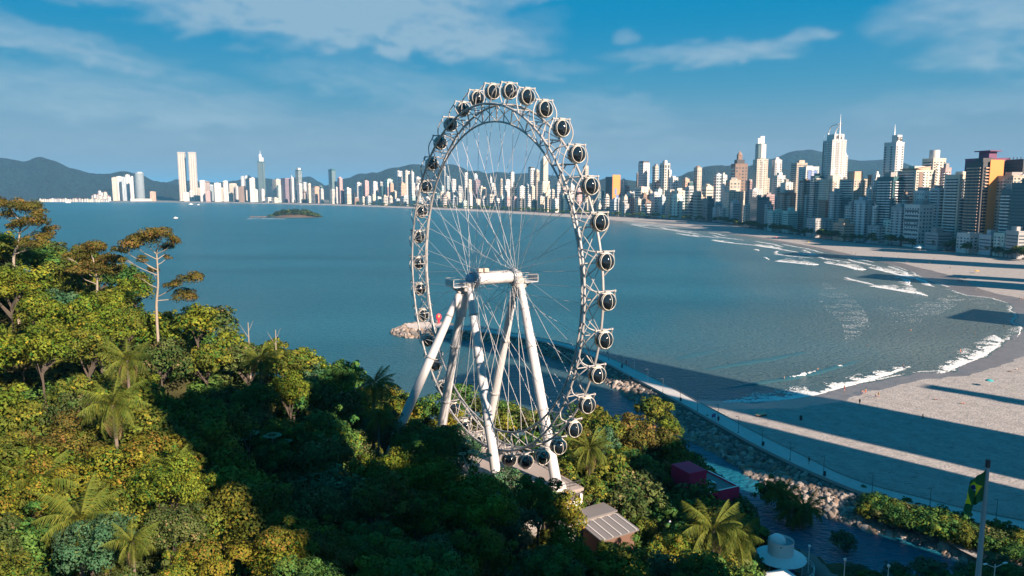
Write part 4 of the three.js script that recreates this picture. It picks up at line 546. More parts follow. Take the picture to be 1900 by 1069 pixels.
// feather palms
const fronds = [0.6, 1.0, 1.4, 1.9].map((droop, v) => {
  const r = rng(60 + v), pos = [], col = [], L = 3.3, N = 30, cA = [0.035, 0.075, 0.010], cB = [0.13, 0.135, 0.018], pt = (t) => { const a = 0.75 - droop * t * 1.5; return V(L * (t - 0.08 * droop * t * t), L * (Math.sin(0.75) * t - droop * 0.62 * t * t), 0); };
  const tri = (a, b, c, k) => { for (const p of [a, b, c]) { pos.push(p.x, p.y, p.z); col.push(...[0, 1, 2].map((j) => lerp(cA[j], cB[j], k))); } };
  for (let i = 0; i < N; i++) { const t0 = i / N, t1 = (i + 1) / N, a = pt(t0), b = pt(t1), w = 0.05 * (1 - t0) + 0.012; tri(a.clone().add(V(0, 0, w)), a.clone().add(V(0, 0, -w)), b, 0.9); tri(a.clone().add(V(0, w, 0)), a.clone().add(V(0, -w, 0)), b, 0.8);
    if (t0 > 0.12) for (const s of [-1, 1]) for (let q = 0; q < 2; q++) { const len = 1.0 * Math.sin(Math.PI * Math.min(0.97, t0 * 0.8 + 0.18)) * (0.8 + 0.4 * r()), c = pt(t0 + (q * 0.5) / N), d = b.clone().sub(a).normalize(), e = c.clone().add(d.clone().multiplyScalar(len * (0.3 + 0.3 * r()))).add(V(0, -len * (0.35 + 0.55 * r() + 0.15 * droop), s * len * (0.5 + 0.35 * r()))); tri(c, c.clone().add(d.multiplyScalar(0.055)), e, clamp(r() * 0.9)); } }
  return rawGeo(pos, null, col);
});
const deadFrond = mat(0.17, 0.115, 0.06, 0.95, { side: THREE.DoubleSide });
function palm(p, top, size, label, r, n = 15, name = 'feather_palm') {
  const g = thing(name, label, 'palm', p, r() * 6), h = top - p.y - 0.6 * size, lean = V((r() - 0.5) * 0.8, h, (r() - 0.5) * 0.8);
  part(g, 'trunk', new THREE.TubeGeometry(new THREE.CatmullRomCurve3([V(0, -0.6, 0), V(lean.x * 0.2, h * 0.5, lean.z * 0.2), lean]), 8, 0.17 * size, 7), palmBark);
  for (let i = 0; i < n; i++) { const f = part(g, 'frond', fronds[i < n * 0.25 ? 0 : i < n * 0.55 ? 1 : i < n * 0.8 ? 2 : 3], i > n * 0.9 ? deadFrond : leafMat); f.position.copy(lean); f.rotation.order = 'YXZ'; f.rotation.y = i * 2.4 + r() * 0.5; f.rotation.z = lerp(0.5, -0.95, i / n) + (r() - 0.5) * 0.2; f.scale.setScalar(size * (0.85 + 0.3 * r())); }
  return g;
}
// places kept free of trees: station, legs, path, buildings
const keepOut = [[31, -108, 9], [28, -104, 6], [HUB.x, HUB.z, 5], [5.6, -113, 6], [12, -104, 6]];
const toLocal = (x, z) => { const dx = x - HUB.x, dz = z - HUB.z, c = Math.cos(YAW), s = Math.sin(YAW); return [dx * c - dz * s, dx * s + dz * c]; };
const pathPts = [G(1222, 1090, 5.4), G(1222, 1040, 5.4), G(1228, 1000, 5.4), G(1240, 960, 5.4)];
function blocked(x, z, R) {
  const [lx, lz] = toLocal(x, z); if (lx > -27 && lx < 15 && lz > -9.5 - R * 0.5 && lz < 8.5 + R * 0.3) return true; if (lx > 12 && lx < 33 && lz > -13 - R * 0.4 && lz < 1 + R * 0.4) return true;
  for (const q of pathPts) if (Math.hypot(q.x - x, q.z - z) < 3.2 + R * 0.7) return true;
  const f = G(1320, 915, 8); if (Math.hypot(f.x + 1 - x, f.z - 4 - z) < 9 + R * 0.6) return true;
  for (const [a, b, k] of keepOut) if (Math.hypot(a - x, b - z) < k) return true;
  return false;
}
{
  const r = rng(2024), placed = [], K = Object.keys(KINDS);
  const pick = (w) => { let q = r() * w.reduce((a, b) => a + b, 0); for (let i = 0; i < w.length; i++) { q -= w[i]; if (q <= 0) return K[i]; } return K[0]; };
  [[1120, 772, 150, 4, 'olive'], [1170, 786, 150, 4.5, 'rusty'], [1215, 788, 157, 4.5, 'rusty'], [1243, 812, 156, 4.4, 'olive'], [1085, 790, 150, 3.8, 'olive'], [1132, 850, 132, 5.4, 'olive'], [1183, 876, 129, 5, 'grey-green'], [1228, 862, 143, 4.6, 'rusty'], [1262, 850, 150, 4, 'olive'], [1290, 905, 129, 5, 'deep'], [1250, 930, 126, 4.6, 'deep'], [1268, 985, 112, 4, 'deep'], [1383, 972, 124, 3.8, 'deep'], [1192, 965, 119, 2.6, 'olive'], [1432, 892, 147, 3.6, 'deep'], [1567, 990, 128, 2.4, 'blue-green'], [1165, 905, 122, 3.6, 'grey-green'], [1105, 900, 124, 3.4, 'deep'], [1240, 1000, 112, 3, 'deep'], [1160, 1010, 104, 4, 'deep'], [1120, 1040, 92, 4, 'blue-green'], [1180, 1060, 96, 3.6, 'deep'], [1372, 1040, 112, 3.4, 'deep'],
    [335, 735, 96, 3.8, 'olive'], [318, 770, 90, 3.4, 'lime'], [742, 842, 92, 3.2, 'lime'], [690, 848, 96, 3.0, 'lime'], [880, 890, 78, 3.6, 'golden'], [905, 912, 74, 3.2, 'lime'], [820, 860, 84, 2.6, 'golden'], [890, 985, 66, 3.2, 'olive']].forEach(([px, py, d, R, k]) => { const t = A(px, py, d), gy = Math.max(2.4, ground(t.x, t.z)); placed.push([t.x, t.z, R]); tree(V(t.x, gy, t.z), t.y, R, k, r); });
  for (let tries = 0; tries < 26000 && placed.length < 298; tries++) {
    const x = lerp(-110, 46, r()), z = lerp(-182, -30, r()); if (Math.abs(x) / -z > 0.78 && x < 0) continue;
    const cd = coastDist(x, z); if (cd < (x > 30 ? 2 : 4)) continue;
    const dep = -z, R = lerp(2.8, 4.5, r()) * (dep < 60 ? 0.85 : 1) * (x > 24 ? 1.05 : 1); if (blocked(x, z, R)) continue;
    let ok = true; for (const [a, b, q] of placed) if (Math.hypot(a - x, b - z) < (R + q) * 0.72) { ok = false; break; } if (!ok) continue;
    const gy = ground(x, z), top = gy + 10 + (r() - 0.5) * 3.4 + (r() < 0.07 ? 2 : 0), [px, py] = toPixel(V(x, top, z)); if (px < -90 || px > 1500 || py > 1069 + 110) continue;
    if (px > 1375 || (px > 1272 && py < 885)) continue;                                        // the channel stays open
    const e = Math.min(cd, 14) / 14, tp = x > 24 ? gy + 6.5 + 4.5 * r() : lerp(gy + 6, top, e);
    // kinds by place; shade on the middle slope also painted by darker greens
    let w = [3, 2.6, 2.6, 0.7, 0.3, 1.4, 0.5]; if (px < 520 && py > 780) w = [2.6, 2.8, 1.4, 2.4, 0.4, 1.8, 0.3]; else if (px < 330) w = [3, 3.2, 2.2, 0.6, 0.3, 1.2, 0.4]; else if (px > 420 && px < 1040 && py > 760) w = [0.8, 0.7, 3.5, 0.2, 0.2, 1.5, 3.6]; else if (px > 1040) w = [3, 1, 1.4, 0.8, 2.2, 1.2, 0.8];
    placed.push([x, z, R]); tree(V(x, gy, z), tp, R, pick(w), r);
  }
  console.log('trees', placed.length);
}
// palms where the photograph shows them: crown column and row, distance, size
const palmLabels = ['feather palm with brown hanging fronds high on the slope', 'large feather palm with spreading fronds in the middle of the sunlit slope', 'feather palm half sunk in the crowns at the frame edge', 'glossy young palm with long arching leaves low on the sunny slope', 'palm with two dead pinkish fronds near the bottom edge', 'pair-trunked palm on the skyline of the slope', 'tall feather palm standing alone above the shaded wood', 'palm with long pale trunk beneath the tall feather palm', 'small bright palm at the border of the shade', 'feather palm beside the lowest cabins of the wheel', 'tall sunlit feather palm beside the fuchsia building', 'second sunlit feather palm crowded against the tall one'];
[[235, 655, 84, 1.0], [212, 735, 70, 1.05], [70, 880, 58, 1.0], [140, 945, 50, 1.0], [245, 985, 47, 0.55], [478, 655, 104, 1.15], [690, 700, 110, 1.2], [700, 765, 104, 0.9], [312, 862, 62, 0.8], [1095, 822, 124, 1.35], [1325, 965, 111, 1.85], [1362, 985, 113, 1.6]].forEach(([px, py, d, s], i) => { const t = A(px, py, d), r = rng(500 + i); palm(V(t.x, Math.max(2.5, ground(t.x, t.z)), t.z), t.y - 0.3, s, palmLabels[i], r, i >= 9 ? 30 : 24); });
[[1452, 915, 142, 1.35], [1490, 940, 138, 1.5], [1470, 950, 139, 1.2]].forEach(([px, py, d, s], i) => { const t = A(px, py, d), r = rng(530 + i); palm(V(t.x, 2.6, t.z), t.y + 0.4, s, ['dark shaded palm behind the white kiosk, the one nearest the fuchsia building', 'dark shaded palm with a wide crown over the channel', 'shorter dark palm between the two others at the kiosk'][i], r, 26); });

// tall flat-topped trees on the skyline: trunk, limbs and leaf clouds placed by sight
function spreading(base, depth, clouds, kind, label, leaves, tip) {
  const b = A(base[0], base[1], depth), gy = ground(b.x, b.z), o = V(b.x, gy, b.z), g = thing('flat_topped_tree', label, 'tree', o), r = rng(Math.round(base[0])), l = [], m = depth / FOCAL;
  const top = A(tip[0], tip[1], depth).sub(o), bend = b.clone().sub(o).lerp(top, 0.4).add(V(0.35, 0, 0.2)), stem = new THREE.CatmullRomCurve3([V(0, -0.8, 0), b.clone().sub(o), bend, top]), limbs = [];
  for (let i = 0; i < 12; i++) limbs.push(rod(stem.getPoint(i / 12), stem.getPoint((i + 1) / 12), lerp(0.26, 0.09, i / 12), lerp(0.26, 0.09, (i + 1) / 12), 6));
  for (const [px, py, rx0, ry0] of clouds) { const rx = rx0 * 1.3, ry = ry0 * 1.3;
    const c = A(px, py, depth + (r() - 0.5) * 4).sub(o); for (let q = 0; q < 7; q++) { const w = rx * m * (0.36 + 0.34 * r()), b = r() * 6.28, e = rx * m * 0.8 * Math.sqrt(r()); l.push([c.x + Math.cos(b) * e, c.y + (r() - 0.5) * ry * m * 1.1, c.z + Math.sin(b) * e * 0.8, w, w * (0.45 + 0.3 * r()), w]); }
    let best = 0.4; for (let t = 0.4; t <= 1; t += 0.05) { const s = stem.getPoint(t); if (s.y < c.y - Math.hypot(c.x - s.x, c.z - s.z) * 0.45 - 0.3) best = t; }
    const s = stem.getPoint(best), mid = s.clone().lerp(c, 0.5).add(V((r() - 0.5) * 0.5, -0.25, (r() - 0.5) * 0.5)); limbs.push(rod(s, mid, 0.085, 0.055, 5), rod(mid, c, 0.055, 0.025, 5));
    for (let q = 0; q < 4; q++) limbs.push(rod(mid.clone().lerp(c, 0.3 + 0.4 * r()), c.clone().add(V((r() - 0.5) * rx * m * 1.6, ry * m * 0.2 * r(), (r() - 0.5) * rx * m)), 0.03, 0.012, 4));
  }
  part(g, 'trunk', join(limbs), paleBark); part(g, 'crown', leafCloud(l, Math.round(leaves * 1.7), 0.22, KINDS[kind], r, 0.85, FLECK[kind]), leafMat); return g;
}
spreading([290, 568], 112, [[265, 440, 22, 9], [300, 434, 20, 8], [325, 446, 12, 8], [245, 452, 18, 8], [226, 464, 14, 7], [310, 458, 10, 6], [262, 480, 8, 9], [312, 477, 6, 4], [285, 502, 9, 7], [350, 516, 16, 6], [325, 530, 14, 7], [340, 548, 20, 8], [260, 515, 9, 5], [230, 482, 8, 5]], 'rusty', 'tall flat-topped tree with pale trunk standing out against the sea', 9000, [290, 462]);
spreading([180, 545], 114, [[170, 462, 24, 10], [150, 478, 18, 11], [185, 485, 22, 12], [205, 478, 16, 10], [160, 500, 20, 11], [125, 478, 10, 7], [195, 500, 16, 9], [215, 498, 9, 6], [140, 505, 12, 8]], 'rusty', 'brown crowned tree beside the pale flat-topped one on the skyline', 8500, [172, 478]);
spreading([25, 480], 116, [[15, 378, 26, 8], [50, 384, 26, 8], [75, 398, 14, 8], [10, 400, 20, 7], [62, 408, 16, 10], [35, 412, 10, 7], [85, 412, 8, 9], [92, 430, 14, 8], [70, 438, 16, 8], [60, 450, 18, 8], [86, 444, 8, 7], [20, 420, 12, 6]], 'rusty', 'golden brown spreading tree at the frame edge on the skyline', 9000, [40, 405]);
// pale thin-stemmed trees with umbrellas of leaves, in the shade
[[[462, 840], [[466, 803, 16], [452, 815, 9]], 92, 0], [[506, 845], [[505, 808, 18], [530, 818, 14], [517, 832, 8]], 90, 1], [[872, 880], [[878, 838, 12], [900, 845, 14], [858, 842, 8]], 84, 2]].forEach(([b, tops, d, i]) => {
  const q = A(b[0], b[1], d), gy = ground(q.x, q.z), o = V(q.x, gy, q.z), g = thing('umbrella_leaf_tree', ['thin pale-stemmed tree with one umbrella of big leaves in the shade', 'thin pale tree with three leaf umbrellas in the shade', 'thin pale branching tree below the wheel platform'][i], 'tree', o), r = rng(80 + i), fork = q.clone().sub(o), l = [rod(V(0, -0.5, 0), fork, 0.13, 0.09, 6)];
  const disks = []; for (const [px, py, rad] of tops) { const c = A(px, py, d + (r() - 0.5) * 2).sub(o); l.push(rod(fork, c, 0.08, 0.05, 5)); for (let k = 0; k < 11; k++) { const a = k / 11 * 6.28, rr = rad * d / FOCAL; disks.push(rod(c, c.clone().add(V(Math.cos(a) * rr * 0.5, 0.1, Math.sin(a) * rr * 0.5)), 0.012, 0.01, 3)); const s = new THREE.CircleGeometry(rr * 0.33, 7).rotateX(-Math.PI / 2).scale(1, 1, 1).rotateZ((r() - 0.5) * 0.5).translate(c.x + Math.cos(a) * rr * 0.7, c.y + 0.05 - 0.1 * r(), c.z + Math.sin(a) * rr * 0.7); disks.push(s); } }
  part(g, 'trunk', join(l), paleBark); part(g, 'crown', join(disks), new THREE.MeshStandardMaterial({ color: new THREE.Color().setRGB(0.05, 0.13, 0.06), side: THREE.DoubleSide, roughness: 0.6 }));
});
// bare snags
[[511, 668, 511, 612, 134], [462, 640, 460, 598, 132]].forEach(([x0, y0, x1, y1, d], i) => { const a = A(x0, y0, d), b = A(x1, y1, d), gy = ground(a.x, a.z), g = thing('bare_snag', ['leafless pale trunk sticking up on the slope against the water', 'shorter leafless stub above the crowns near the palm pair'][i], 'snag', V(a.x, gy, a.z)), l = b.clone().sub(V(a.x, gy, a.z)); part(g, 'trunk', join([rod(V(0, -0.4, 0), l, 0.22, 0.07, 6), rod(l.clone().multiplyScalar(0.8), l.clone().add(V(-1.4, -0.4, 0.3)), 0.06, 0.02, 4), rod(l.clone().multiplyScalar(0.88), l.clone().add(V(0.9, 0.3, -0.2)), 0.05, 0.02, 4)]), paleBark); });
// each tree's own label: its look, then its place among those alike in its part of the wood
{
  const zone = (t) => t.px > 1040 ? 'by the channel beyond the wheel' : t.py > 960 ? 'along the bottom of the wood' : t.py > 860 ? 'on the lower slope' : t.py > 760 ? 'on the middle slope' : t.py > 660 ? 'on the upper slope' : 'on the crest of the wood';
  const by = {}; for (const t of trees) (by[`${t.R > 3.45 ? 'wide' : t.R < 2.75 ? 'small' : 'round'} ${t.kind} leafy tree ${zone(t)}`] ??= []).push(t);
  for (const [k, l] of Object.entries(by)) { l.sort((a, b) => a.px - b.px); l.forEach((t, i) => { t.g.userData.label = l.length === 1 ? `only ${k}` : `${k}, ${ord(i + 1)} such from the left`; }); }
}

// undergrowth between the trunks: low leafy scrub that nobody could count
{
  const r = rng(91), kinds = ['deep', 'olive', 'grey-green'];
  kinds.forEach((k, q) => {
    const g = leafCloud([[0, 0.2, 0, 1.5, 1.3, 1.5], [0.9, 0.1, 0.5, 0.9, 0.9, 0.9], [-0.8, 0, -0.6, 1, 0.8, 1]], 620, 0.4, KINDS[k], rng(95 + q)), list = [], o = new THREE.Object3D();
    for (let i = 0; i < 5200 && list.length < 900; i++) { const x = lerp(-110, 62, r()), z = lerp(-178, -32, r()), c = coastDist(x, z); if (c < 1.2 || (x < 0 && -x / -z > 0.8)) continue; if (pathPts.some((p) => Math.hypot(p.x - x, p.z - z) < 2.6)) continue; const [lx, lz] = toLocal(x, z); if (lx > -26 && lx < 24 && lz > -13 && lz < 9) continue; const [px] = toPixel(V(x, ground(x, z), z)); if (px > 1415 || x > 44) continue; list.push([x, ground(x, z), z, 0.8 + 1.3 * r(), r() * 6]); }
    const m = new THREE.InstancedMesh(g, leafMat, list.length); list.forEach(([x, y, z, s, a], i) => { o.position.set(x, y, z); o.scale.setScalar(s); o.rotation.y = a; o.updateMatrix(); m.setMatrixAt(i, o.matrix); });
    m.name = numbered('undergrowth'); m.userData = { kind: 'stuff', label: `${k} scrub covering the forest floor` }; m.castShadow = m.receiveShadow = true; scene.add(m);
  });
}

// ------------------------------------------------------------------ the breakwater with its walkway
const jst = [[829, 611, 829, 602, 829, 629], [890, 616.5, 890, 609, 890, 634], [949, 625, 949, 618, 945, 643], [1012, 636, 1010, 629, 1008, 658], [1065, 650, 1065, 641, 1055, 677], [1125, 675, 1123, 661, 1105, 698], [1169, 699, 1170, 682, 1150, 726], [1228, 730, 1224, 708, 1200, 766], [1289, 764, 1290, 743, 1245, 797], [1331, 788, 1340, 769, 1290, 820], [1400, 827, 1415, 809, 1350, 853], [1474, 864, 1490, 845, 1414, 893], [1539, 893, 1555, 877, 1480, 930], [1600, 917, 1621, 901, 1538, 959], [1674, 941, 1700, 921, 1608, 981], [1780, 967, 1810, 948, 1700, 1003], [1900, 990, 1930, 972, 1790, 1040], [2060, 1024, 2100, 1003, 1930, 1080]];
const jl = (i, h) => new THREE.CatmullRomCurve3(jst.map((s) => G(s[i], s[i + 1], h)), false, 'centripetal');
const JL = jl(0, 3), JR = jl(2, 3), JW = jl(4, 0), JN = 170;
const jp = (c, t) => c.getPoint(t);
const walkMat = mat(0.5, 0.5, 0.5, 0.85, { map: PAL.grey.map, bumpMap: sandBump, bumpScale: 0.01 }), kerbMat = mat(0.3, 0.29, 0.28, 0.9), rockBase = mat(0.07, 0.065, 0.06, 1);
function ribbon(a, b, y0, y1, n = JN, off = 0) { const pos = [], idx = [], uv = []; for (let i = 0; i <= n; i++) { const p = jp(a, i / n), q = jp(b, i / n); pos.push(p.x, y0, p.z, q.x, y1, q.z); uv.push(p.x / 6, p.z / 6, q.x / 6, q.z / 6); } for (let i = 0; i < n; i++) { const k = i * 2; idx.push(k, k + 1, k + 2, k + 2, k + 1, k + 3); } return rawGeo(pos, idx, null, uv); }
function edgeWall(c, other, w, y0, y1, n = JN) {                                 // an upright strip with thickness along one edge
  const pos = [], idx = []; for (let i = 0; i <= n; i++) { const p = jp(c, i / n), q = jp(other, i / n), d = q.clone().sub(p).setY(0).normalize(), a = p, b = p.clone().addScaledVector(d, w); pos.push(a.x, y0, a.z, a.x, y1, a.z, b.x, y1, b.z, b.x, y0, b.z); }
  for (let i = 0; i < n; i++) { const k = i * 4; for (let j = 0; j < 3; j++) idx.push(k + j, k + 4 + j, k + 1 + j, k + 1 + j, k + 4 + j, k + 5 + j); } return rawGeo(pos, idx);
}
struct('breakwater_walkway', ribbon(JL, JR, 3, 3), walkMat);
const jettyCore = thing('rock_breakwater', 'long curved breakwater of piled boulders carrying a pale walkway', 'breakwater', V(0, 0, 0));
part(jettyCore, 'core', ribbon(JL, JW, 2.75, -0.6), rockBase);
part(jettyCore, 'kerb', edgeWall(JL, JR, 0.35, 1.6, 3.35), kerbMat); part(jettyCore, 'kerb', edgeWall(JR, JL, 0.3, -0.5, 3.22), kerbMat);
// round head of the breakwater
const head = G(792, 604, 3), headR = 9.2;
struct('breakwater_head', new THREE.CylinderGeometry(headR, headR + 0.3, 0.5, 40).translate(head.x, 2.8, head.z), mat(0.56, 0.5, 0.46, 0.9, { map: PAL.beige.map }));
part(jettyCore, 'head_core', new THREE.CylinderGeometry(headR + 0.2, headR + 6, 3.4, 28).translate(head.x, 0.85, head.z), rockBase);
// boulders: the nearest and largest singly, the rest as one heap
{
  const r = rng(31), rocks = [0, 1, 2, 3, 4, 5].map((v) => { const g = new THREE.IcosahedronGeometry(1, 1), p = g.attributes.position, q = rng(600 + v), sx = 0.75 + 0.5 * q(), sy = 0.55 + 0.3 * q(), sz = 0.75 + 0.5 * q(), ph = q() * 50; for (let i = 0; i < p.count; i++) { const x = p.getX(i), y = p.getY(i), z = p.getZ(i), k = 0.72 + 0.62 * vnoise(x * 1.4 + ph, y * 1.4 + z * 1.9 + ph, 610 + v); p.setXYZ(i, x * k * sx, y * k * sy, z * k * sz); } g.computeVertexNormals(); return g; });
  const cols = [[0.2, 0.165, 0.14], [0.27, 0.23, 0.2], [0.15, 0.14, 0.135], [0.24, 0.175, 0.13], [0.32, 0.285, 0.26], [0.11, 0.105, 0.1]], mats = cols.map((c) => mat(...c, 0.92, { bumpMap: sandBump, bumpScale: 0.03 })), list = [];
  const put = (p, s) => list.push({ p, s, d: p.distanceTo(camera.position) });
  for (let i = 0; i < 2600; i++) { const t = Math.pow(r(), 0.8), v = Math.pow(r(), 0.9) * 1.04 + 0.03, a = jp(JL, t), b = jp(JW, t), p = a.clone().lerp(b, v); p.y = lerp(2.3, -0.25, v) + (r() - 0.5) * 0.3; put(p, (0.5 + 0.75 * r() * r()) * (0.85 + 0.3 * t) * (0.7 + 0.5 * v)); }
  for (let i = 0; i < 420; i++) { const a = r() * 6.28, k = r(), p = V(head.x + Math.cos(a) * (headR + 0.6 + k * 6), lerp(2.2, -0.2, k), head.z + Math.sin(a) * (headR + 0.6 + k * 6)); put(p, 0.7 + 0.6 * r()); }
  list.sort((a, b) => a.d / a.s - b.d / b.s);
  const inView = (p) => { const [x, y] = toPixel(p); return x > 0 && x < 1890 && y < 1060; }; let n = 0; const rest = [];
  for (const k of list) if (n < 290 && inView(k.p)) { n++; const m = part(jettyCore, 'boulder', rocks[n % 6], mats[Math.floor(r() * 6)]); m.position.copy(k.p); m.scale.setScalar(k.s); m.rotation.set(r() * 0.8, r() * 6.28, r() * 0.8); } else rest.push(k);
  const inst = new THREE.InstancedMesh(rocks[1], mat(1, 1, 1, 0.92), rest.length), o = new THREE.Object3D(), c = new THREE.Color(); rest.forEach((k, i) => { o.position.copy(k.p); o.scale.set(k.s * (0.8 + 0.4 * r()), k.s * (0.7 + 0.5 * r()), k.s); o.rotation.set(r() * 6, r() * 6, r() * 6); o.updateMatrix(); inst.setMatrixAt(i, o.matrix); const q = cols[Math.floor(r() * 6)]; inst.setColorAt(i, c.setRGB(...q)); });
  inst.name = 'boulders_far'; inst.userData.kind = 'stuff'; inst.castShadow = inst.receiveShadow = true; jettyCore.add(inst);
}
// lamps, bins, benches along the walkway
const lampGrey = mat(0.12, 0.13, 0.14, 0.5), lampWhite = mat(0.7, 0.7, 0.7, 0.5), binMat = mat(0.03, 0.035, 0.05, 0.6);
{
  const mk = (name, m) => { const g = thing(name, '', 'lamp post', V(0, 0, 0), 0, 'lamps of the breakwater walkway'); part(g, 'post', rod(V(0, 0, 0), V(0, 4.3, 0), 0.075, 0.05, 7), m); part(g, 'base', new THREE.CylinderGeometry(0.16, 0.2, 0.25, 8).translate(0, 0.12, 0), m); part(g, 'arm', tube([V(0, 4.2, 0), V(0, 4.42, 0.15), V(0, 4.42, 0.55)], 0.04, 6, 5), m); part(g, 'lamp_head', new RoundedBoxGeometry(0.2, 0.1, 0.5, 2, 0.03).translate(0, 4.4, 0.75), m); return g; };
  const dark = mk('walkway_lamp', lampGrey); let k = 0;
  const spots = [[1129, 668, 0], [1153, 682, 0], [1177, 690, 1], [1202, 709, 1], [1230, 728, 0], [1262, 743, 0], [1294, 763, 0], [1332, 779, 0], [1370, 803, 0], [1414, 826, 0], [1466, 854, 0], [1528, 882, 0], [1618, 916, 0], [1725, 945, 0], [1848, 967, 0]];
  const white = mk('walkway_lamp', lampWhite); let w = 0;
  spots.forEach(([x, y, isW], i) => { const p = G(x, y, 3.004), lab = isW ? `white lamp post on the walkway, the ${w ? 'nearer' : 'farther'} of the white pair` : `dark lamp post on the walkway, ${ord(++k)} counted from the wheel`, src = isW ? white : dark, first = isW ? w++ === 0 : k === 1; if (first) { src.position.copy(p); src.rotation.y = -1.1; src.userData.label = lab; } else copyOf(src, p, -1.1, lab); });
  const bin = thing('litter_bin', '', 'bin', V(0, 0, 0), 0, 'bins of the walkway'); part(bin, 'drum', new THREE.CylinderGeometry(0.3, 0.26, 0.85, 12).translate(0, 0.62, 0), binMat); part(bin, 'lid', new THREE.CylinderGeometry(0.2, 0.32, 0.14, 12).translate(0, 1.12, 0), binMat); part(bin, 'stand', rod(V(0, 0, 0), V(0, 0.25, 0), 0.06, 0.06, 6), binMat);
  [[1154, 683], [1263, 745], [1333, 781], [1416, 828], [1530, 884], [1724, 949]].forEach(([x, y], i) => { const p = G(x, y, 3.004), lab = `dark litter bin beside a walkway lamp, ${ord(i + 1)} counted from the wheel`; if (!i) { bin.position.copy(p); bin.userData.label = lab; } else copyOf(bin, p, 0, lab); });
  const sg = thing('information_board', 'small blue board beside a walkway lamp', 'board', G(1324, 781, 3.004), 0.6); part(sg, 'panel', box(1.5, 1.0, 0.08, 0, 1.5, 0), mat(0.03, 0.08, 0.25, 0.5)); for (const s of [-0.6, 0.6]) part(sg, 'leg', rod(V(s, 0, 0), V(s, 1.1, 0), 0.05, 0.05, 6), lampGrey);
  const be = thing('red_marker_sign', 'bright red rounded sign with yellow spot on the breakwater head', 'sign', G(814, 600, 3.05), 0.3), sh = new THREE.SphereGeometry(1.5, 18, 12).scale(0.9, 1.1, 0.35); part(be, 'board', sh.translate(0, 3.0, 0), redMat); part(be, 'spot', new THREE.SphereGeometry(0.5, 12, 8).scale(1, 1, 0.4).translate(0, 3.3, 0.46), mat(0.8, 0.35, 0.08, 0.5)); part(be, 'foot', new THREE.CylinderGeometry(0.5, 0.7, 1.5, 12).translate(0, 0.75, 0), redMat);
}

// ------------------------------------------------------------------ foreground things along the channel
const deckWood = mat(0.16, 0.14, 0.13, 0.9), whitePaint = mat(0.66, 0.68, 0.7, 0.5), bluePaint = mat(0.03, 0.08, 0.3, 0.6), fuchsia = mat(0.6, 0.012, 0.08, 0.75), ochre = mat(0.5, 0.25, 0.05, 0.8);
{ // brick path between the trees
  const c = new THREE.CatmullRomCurve3(pathPts), pos = [], idx = [], uv = []; for (let i = 0; i <= 24; i++) { const p = c.getPoint(i / 24), t = c.getTangent(i / 24), nx = -t.z, nz = t.x; for (const s of [-1, 0, 1]) { const x = p.x + nx * s * 2.6, z = p.z + nz * s * 2.6; pos.push(x, Math.max(5.42, ground(x, z) + 0.12), z); uv.push(x / 2, z / 2); } } for (let i = 0; i < 24; i++) for (let j = 0; j < 2; j++) { const a = i * 3 + j; idx.push(a, a + 1, a + 3, a + 3, a + 1, a + 4); }
  struct('brick_path', rawGeo(pos, idx, null, uv), mat(0.34, 0.17, 0.13, 0.95, { map: sandTex }), 'red brick path through the trees');
}
{ // fuchsia building at the channel
  const p1 = G(1372, 907, 8), p2 = G(1313, 877, 8), p0 = G(1318, 915, 8), b = p2.clone().sub(p1).setY(0), D = b.length(), ang = Math.atan2(-b.x, -b.z), Wd = 8.5, g = thing('channel_building', 'flat roofed fuchsia building with ochre base beside the channel', 'building', V(p1.x, 2.8, p1.z), ang), h = 5.2;
  // local: -z runs back along the channel side, -x into the trees
  part(g, 'lower_wall', box(Wd, 2.0, D, -Wd / 2, 1.0, -D / 2), ochre, 'ochre base'); part(g, 'upper_wall', box(Wd, h - 2.0, D, -Wd / 2, 2 + (h - 2.0) / 2, -D / 2), fuchsia); part(g, 'roof', box(Wd - 0.5, 0.2, D - 0.5, -Wd / 2, h + 0.06, -D / 2), mat(0.2, 0.21, 0.22, 0.95, { map: PAL.grey.map }));
  const cop = whitePaint; part(g, 'parapet', join([box(Wd, 0.5, 0.25, -Wd / 2, h + 0.24, -0.125), box(0.25, 0.5, D - 0.5, -0.125, h + 0.24, -D / 2), box(Wd, 0.5, 0.25, -Wd / 2, h + 0.24, -D + 0.125)]), fuchsia); part(g, 'coping', join([box(Wd, 0.08, 0.3, -Wd / 2, h + 0.54, -0.125), box(0.3, 0.08, D - 0.6, -0.125, h + 0.54, -D / 2)]), cop);
  part(g, 'stair_tower', box(4.2, 3.4, 5.5, -Wd + 1.2, h + 1.72, -D + 3.0), fuchsia); part(g, 'roof_hatch', box(1.2, 0.5, 1.2, -3.4, h + 0.26, -4), cop);
  for (let i = 0; i < 3; i++) part(g, 'window', box(0.1, 1.1, 1.6, 0.03, 3.4, -3 - i * 4.2), paneMat);
  for (const [px, py] of [[1304, 858], [1290, 862]]) { const p = G(px, py, 6.5), l = thing('globe_lamp', px === 1304 ? 'three-globe lamp on the quay nearer the rocks' : 'three-globe lamp on the quay half hidden by trees', 'lamp post', V(p.x, 2.4, p.z)); part(l, 'post', rod(V(0, -1.2, 0), V(0, 4, 0), 0.07, 0.05, 6), lampGrey); for (let k = 0; k < 3; k++) part(l, 'globe', new THREE.SphereGeometry(0.22, 12, 8).translate(Math.cos(k * 2.1) * 0.5, 4.1, Math.sin(k * 2.1) * 0.5), mat(0.8, 0.8, 0.78, 0.3)); part(l, 'arm', join([0, 1, 2].map((k) => rod(V(0, 3.8, 0), V(Math.cos(k * 2.1) * 0.5, 3.95, Math.sin(k * 2.1) * 0.5), 0.03, 0.03, 5))), lampGrey); }
}
